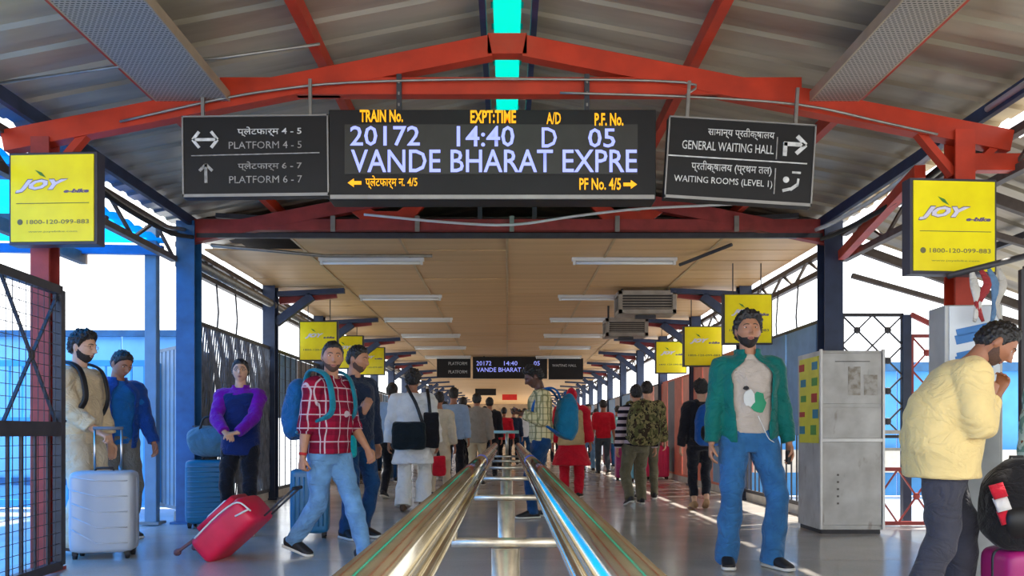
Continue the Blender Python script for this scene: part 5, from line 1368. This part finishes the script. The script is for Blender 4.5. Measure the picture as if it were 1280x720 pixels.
# 5, 6 the two men at the left
TX, TZ = -3.60, 6.74
def T5(x, y, Z): return to_local(TX, TZ, 80, at(x, y, Z))
person('bearded young man in beige with glasses, gripping the grey suitcase handle, in profile', TX, TZ, 80, 1.83, head=(2, 6, 0), hands=[(.26, -.1, .88), T5(124, 541, 6.6)], pole=(None, (-.4, .8, -.6)),
       hdir=(None, (.0, -.9, -.35)), pn=(None, (0, -.3, -1)), curl=(.4, .95), top=dict(m=BEIGE, sleeve=.86, hem=.86, ease=.03, folds=.007), bottom=dict(m=CREAM, ease=.03, name='trousers'),
       hair='full', beard=.7, sk='light', det=2, glasses=mat('glasses_gold', (150, 100, 60), .3, .6), shoes=(SHOEBR, None))
bag_at(TX, TZ, 80, (0, .27, .98), 'black rucksack on the back of the bearded man in beige', h=1.86, m=cloth('rucksack_black', (26, 24, 26)), m2=BLACK, W=.3, D=.16, H=.44)
person('man in an open royal blue jacket and azure tee, looking down beside the grey suitcase', -3.66, 7.5, 50, 1.76, head=(10, 24, 0), lean=2, top=dict(m=BLUES, sleeve=.3, hem=.88, ease=.016),
       jacket=dict(m=BLUEJ, name='jacket', open=.5, sleeve=1.0, hem=.84, ease=.026, stand=.05), bottom=dict(m=KHAK, ease=.02), hair='short', sk='tan', det=2, hands=[(.26, -.2, .88), (-.26, -.12, .86)])
# 7 man behind plaid
DX, DZ = -1.44, 7.55
def D7(x, y, Z): return to_local(DX, DZ, 30, at(x, y, Z))
person('man in a dark navy jacket and blue jeans, half hidden behind the man in plaid', DX, DZ, 50, 1.80, head=(20, 10, 0), hands=[(.27, -.02, .85), (-.16, -.33, 1.18)], hdir=(None, (.2, -.3, .9)), pn=(None, (.6, .5, 0)),
       top=dict(m=DNAVY, name='jacket', sleeve=1.0, hem=.84, ease=.032, stand=.04), bottom=dict(m=DENIMD, name='jeans', ease=.012), hair='short', beard=.15, sk='mid', det=1)
t_ = thing('tote_bag', 'bright teal bag hanging beside the man in the navy jacket', 'bag', at(432, 572, 7.1))
a = MB(); loft(a, [(0, 0, 0), (0, 0, .03), (0, 0, .2), (0, 0, .3)], [(.08, .03), (.1, .05), (.09, .045), (.08, .01)], 18, (1, 0, 0), 0, 3, 3); obj('bag_body', remesh(a, .01, 2, .004, 1), cloth('tote_teal', (20, 170, 176)), t_)
a = MB(); a.tube(crom([np.array(p) for p in ((-.05, 0, .3), (-.04, .02, .42), (.04, .02, .42), (.05, 0, .3))], 4), .006, 6); obj('tote_strap', a, BLACK, t_, True)
# 8 man in white kurta, from behind
KX, KZ = -1.18, 10.0
person('person from behind in a white kurta and loose white trousers, bags slung low', KX, KZ, 176, 1.76, feet=[(.12, .02, 0, 8, 0), (-.11, -.1, 0, -6, 12)], broad=1.15, hands=[None, None],
       top=dict(m=WHITEK, name='kurta', sleeve=1.0, hem=.60, ease=.035, flare=.1, loose=.02, folds=.008), bottom=dict(m=WHITEK, ease=.03, flare=.03, hem=.02), hair='full', sk='tan', det=1, shoes=(SHOEBR, None))
def sling(label, X, Z, c, W, D, H, m, strap, cat='bag', nm='shoulder_bag', m2=None):
    t = thing(nm, label, cat, c)
    a = MB(); loft(a, [(0, 0, 0), (0, 0, .03), (0, 0, H * .5), (0, 0, H - .03), (0, 0, H)], [(W * .4, D * .35), (W * .5, D * .5), (W * .5, D * .52), (W * .48, D * .4), (W * .4, D * .2)], 22, (1, 0, 0), 0, 3, 3.2)
    obj('bag_body', remesh(a, .013, 3, .005, len(label)), m, t)
    a = MB(); q = [Vector(p) - Vector(c) for p in strap]; loft(a, q, [(.02, .006)] * len(q), 8, (1, 0, 0), 0, 4); obj('bag_strap', a, m2 or BLACK, t, True)
    return t
sling('dark green-black messenger bag slung low behind the white kurta', KX, KZ, at(511, 562, 9.74), .42, .14, .34, cloth('messenger_black', (22, 32, 36)), [at(528, 528, 9.72), at(520, 505, 9.74), at(512, 490, 9.80), at(508, 482, 9.95)])
sling('flat black garment bag hanging at the right of the messenger bag', KX, KZ, at(539, 560, 9.78), .2, .08, .44, cloth('rucksack_black', (26, 24, 26)), [at(538, 520, 9.76), at(536, 500, 9.8), at(534, 486, 9.9)])
# 9 man by the rail
CX, CZ = .40, 9.35
def C9(x, y, Z): return to_local(CX, CZ, -82, at(x, y, Z))
person('man in a straw check shirt looking down at his phone beside the rail end', CX, CZ, -82, 1.77, head=(0, 24, 0), lean=3, hands=[C9(652, 517, 9.2), C9(655, 515, 9.45)], pole=((.4, .6, -1), (-.4, .6, -1)),
       hdir=((-.2, -1, .1), (.2, -1, .1)), pn=((0, 0, 1), (0, 0, 1)), top=dict(m=CHECK, sleeve=.95, hem=.86, ease=.028), bottom=dict(m=DENIMD, name='jeans', ease=.014), hair='full', beard=.15, sk='dark', det=1,
       feet=[(.1, -.12, 0, 5, 0), (-.1, .12, 0, -5, 0)])
a = MB(); a.box((0, 0, 0), (.02, .13, .075)); o = obj('phone', a, BLACK, None, False, .003, at(647, 514, 9.32)); o.rotation_euler = (0, R(60), 0); tag(o, 'phone in the hands of the man in the straw check shirt', 'phone')
bag_at(CX, CZ, -82, (0, .26, .93), 'teal drawstring rucksack on the back of the man in the straw check shirt', m=cloth('rucksack_teal', (16, 112, 150), .7), m2=cloth('strap_blue', (20, 90, 160)), W=.36, D=.24, H=.50, pocket=False, tilt=R(-6))
# 10 woman in red
person('woman seen from behind with a red head scarf, tan vest and red trousers', .98, 12.2, 172, 1.66, fem=True, broad=1.2, scarf=cloth('scarf_red', (196, 20, 50)), hair='none',
       top=[dict(m=REDC, name='tunic', sleeve=.95, hem=.52, ease=.04, flare=.25, loose=.01), dict(m=TAN, name='vest', sleeve=0, hem=.84, ease=.055, collar=1.42)], bottom=dict(m=REDC, ease=.03), sk='tan', det=0)
# 11 camouflage rucksack walker and neighbour
MX, MZ = 1.76, 10.9
person('walker seen from behind in a black and pink striped jersey and olive trousers', MX, MZ, 186, 1.66, feet=[(.13, .14, 0, 5, 16), (-.13, -.2, 0, -5, 0)], pel=(0, 0, -.03),
       top=dict(m=STRIPE, name='jersey', sleeve=1.0, hem=.88, ease=.028), bottom=dict(m=CAMOT, ease=.024), hair='short', sk='mid', det=1)
bag_at(MX, MZ, 186, (-.03, .24, .84), 'big camouflage rucksack on the back of the walker in the striped jersey', h=1.66, m=CAMO, m2=CAMO, W=.42, D=.26, H=.56)
person('person just ahead of the camouflage rucksack, only the brown hair showing', 2.08, 11.9, 180, 1.74, top=dict(m=CAMO, name='jacket', sleeve=1, hem=.86, ease=.03), bottom=dict(m=CAMOT), hair='short', sk='light', det=0)
# 12 person behind green jacket
person('person in black seen from behind, partly hidden by the green-jacket man', 2.52, 10.4, 178, 1.66, feet=[(.08, -.02, 0, 4, 0), (-.05, .1, 0, -4, 14)], top=dict(m=BLK, name='jacket', sleeve=1, hem=.86, ease=.03), bottom=dict(m=BLKT, ease=.012, hem=.12),
       hair='full', sk='light', det=1, shoes=(SANDAL, None))
bag_at(2.52, 10.4, 178, (-.05, .24, .84), 'blue and black rucksack left of the green-jacket man', h=1.66, m=cloth('rucksack_royal', (24, 84, 160)), m2=cloth('rucksack_black', (26, 24, 26)), W=.34, D=.22, H=.5)
# 13.. the crowd
def crowd(label, x, Z, rot, h, top, bot, hair='short', sk='tan', det=0, **k):
    b = k.pop('b', {}); 
    return person(label, (x - 634) / 1000 * Z, Z, rot, h, top=top, bottom=dict(m=bot, **b), hair=hair, sk=sk, det=det, **k)
T = lambda m, **k: dict(m=m, **{**dict(sleeve=.95, hem=.86, ease=.028), **k})
crowd('person in a pale blue shirt just left of the white kurta', 490, 12.0, 172, 1.72, T(LBLUE), BLKT, feet=[(.1, .1, 0, 0, 12), (-.1, -.15, 0, 0, 0)])
crowd('person in a cream kurta holding a red bag, right of the white kurta', 549, 12.2, 180, 1.60, T(CREAMK, name='kurta', hem=.62, flare=.1), CREAM, fem=True)
sling('red cloth bag carried by the person in the cream kurta', 0, 0, at(549, 595, 11.9), .2, .12, .3, REDC, [at(547, 573, 11.9), at(548, 562, 11.95), at(550, 572, 11.9)])
crowd('person in a pale blue-grey shirt and black trousers behind the cream kurta', 567, 14.0, 182, 1.76, T(LBLUE), BLKT)
crowd('person in a grey hoodie with a rucksack, walking away on the left of the rail', 596, 14.8, 178, 1.70, T(GREYH, hood=True, hem=.82, ease=.05, name='hoodie', loose=.02), CREAM, feet=[(.1, .1, 0, 0, 10), (-.1, -.2, 0, 0, 0)])
crowd('dark-clothed person behind the grey hoodie, to its right', 612, 17.5, 180, 1.74, T(BLK), BLKT)
crowd('person in a red top far off between the rails', 630, 20.5, 175, 1.62, T(REDC), BLKT, fem=True)
crowd('person in a dark jacket far off beyond the red top', 642, 24, 185, 1.7, T(DNAVY), BLKT)
crowd('person with a checked scarf in the far crowd above the pale blue-grey shirt', 579, 17.8, 178, 1.76, T(cloth('maroon_jacket', (110, 50, 54))), BLKT)
crowd('person in orange-brown in the far crowd left of the board', 556, 20.0, 175, 1.74, T(cloth('rust_jacket', (150, 84, 60))), DENIMD)
crowd('person in dark clothes far off beyond the pale blue shirt', 502, 16.0, 182, 1.74, T(BLK), DENIMD)
crowd('man in a white shirt and blue jeans walking this way on the right', 735, 20.5, 4, 1.70, T(WHT), DENIML, hands=[None, None], feet=[(.1, -.15, 0, 0, 0), (-.1, .15, 0, 0, 10)])
crowd('man in a red top and dark trousers seen from behind on the right', 754, 18.8, 184, 1.74, T(REDC, sleeve=.6), cloth('slate_trousers', (66, 78, 90)), feet=[(.1, -.1, 0, 0, 0), (-.1, .15, 0, 0, 10)])
crowd('person in a pale teal top far off beside the red top', 772, 22.5, 180, 1.72, T(cloth('pale_teal_top', (130, 180, 186)), hem=.7), DENIMD)
crowd('person in black far off between the red scarf and the white shirt', 722, 24.0, 180, 1.72, T(BLK), BLKT)
crowd('person in maroon far off behind the white shirt', 745, 26.0, 180, 1.74, T(cloth('maroon_jacket', (110, 50, 54))), BLKT)
for k_, (x, Z, m, lb) in enumerate(((598, 27, WHT, 'tiny white-shirted figure at the far left of the distant crowd'), (622, 30, BLK, 'tiny black-clad figure in the distant crowd just left of the red sign'), (650, 33, REDC, 'tiny red-clad figure in the distant crowd right of the red sign'),
                                  (664, 28, LBLUE, 'tiny pale blue figure in the distant crowd behind the check shirt'), (700, 31, WHT, 'tiny white figure in the distant crowd behind the red scarf'), (524, 24, LBLUE, 'small pale blue figure in the crowd left of the white kurta'))):
    crowd(lb, x, Z, 180 if k_ % 2 else 0, 1.70, T(m), BLKT)
crowd('person with a rucksack far off near the left fence behind the navy jacket', 480, 20.0, 176, 1.7, T(BLUEJ), DENIMD)
for k_, (x, Z, m, lb) in enumerate(((585, 22, BLK, 'far black-clad figure just right of the pale blue-grey shirt'), (606, 23, LBLUE, 'far pale blue figure right behind the grey hoodie'), (618, 26, DNAVY, 'far navy figure just left of the end bar of the rails'),
        (656, 25, WHT, 'far white-shirted figure hidden partly by the check shirt man'), (686, 26, BLK, 'far black figure just left of the red scarf'), (693, 35, REDC, 'tiny red figure beyond the teal drawstring rucksack'),
        (711, 27, GREYH, 'far grey figure right of the red tunic'), (728, 33, DNAVY, 'tiny navy figure left of the white-shirted walker'), (741, 29.5, LBLUE, 'tiny pale blue figure just behind the maroon figure on the right'), (540, 27, BLK, 'tiny black figure between the kurtas'))):
    crowd(lb, x, Z, 180 if k_ % 3 else 0, 1.72, T(m), DENIMD if k_ % 2 else BLKT)
# person cropped at the right edge
person('person in a pale green printed tunic cut off by the right edge of the photo', 3.24, 4.62, 10, 1.62, fem=True, top=dict(m=PATG, name='tunic', sleeve=.9, hem=.62, ease=.05, flare=.2), bottom=dict(m=GREYT), hair='tied', sk='mid', det=1)
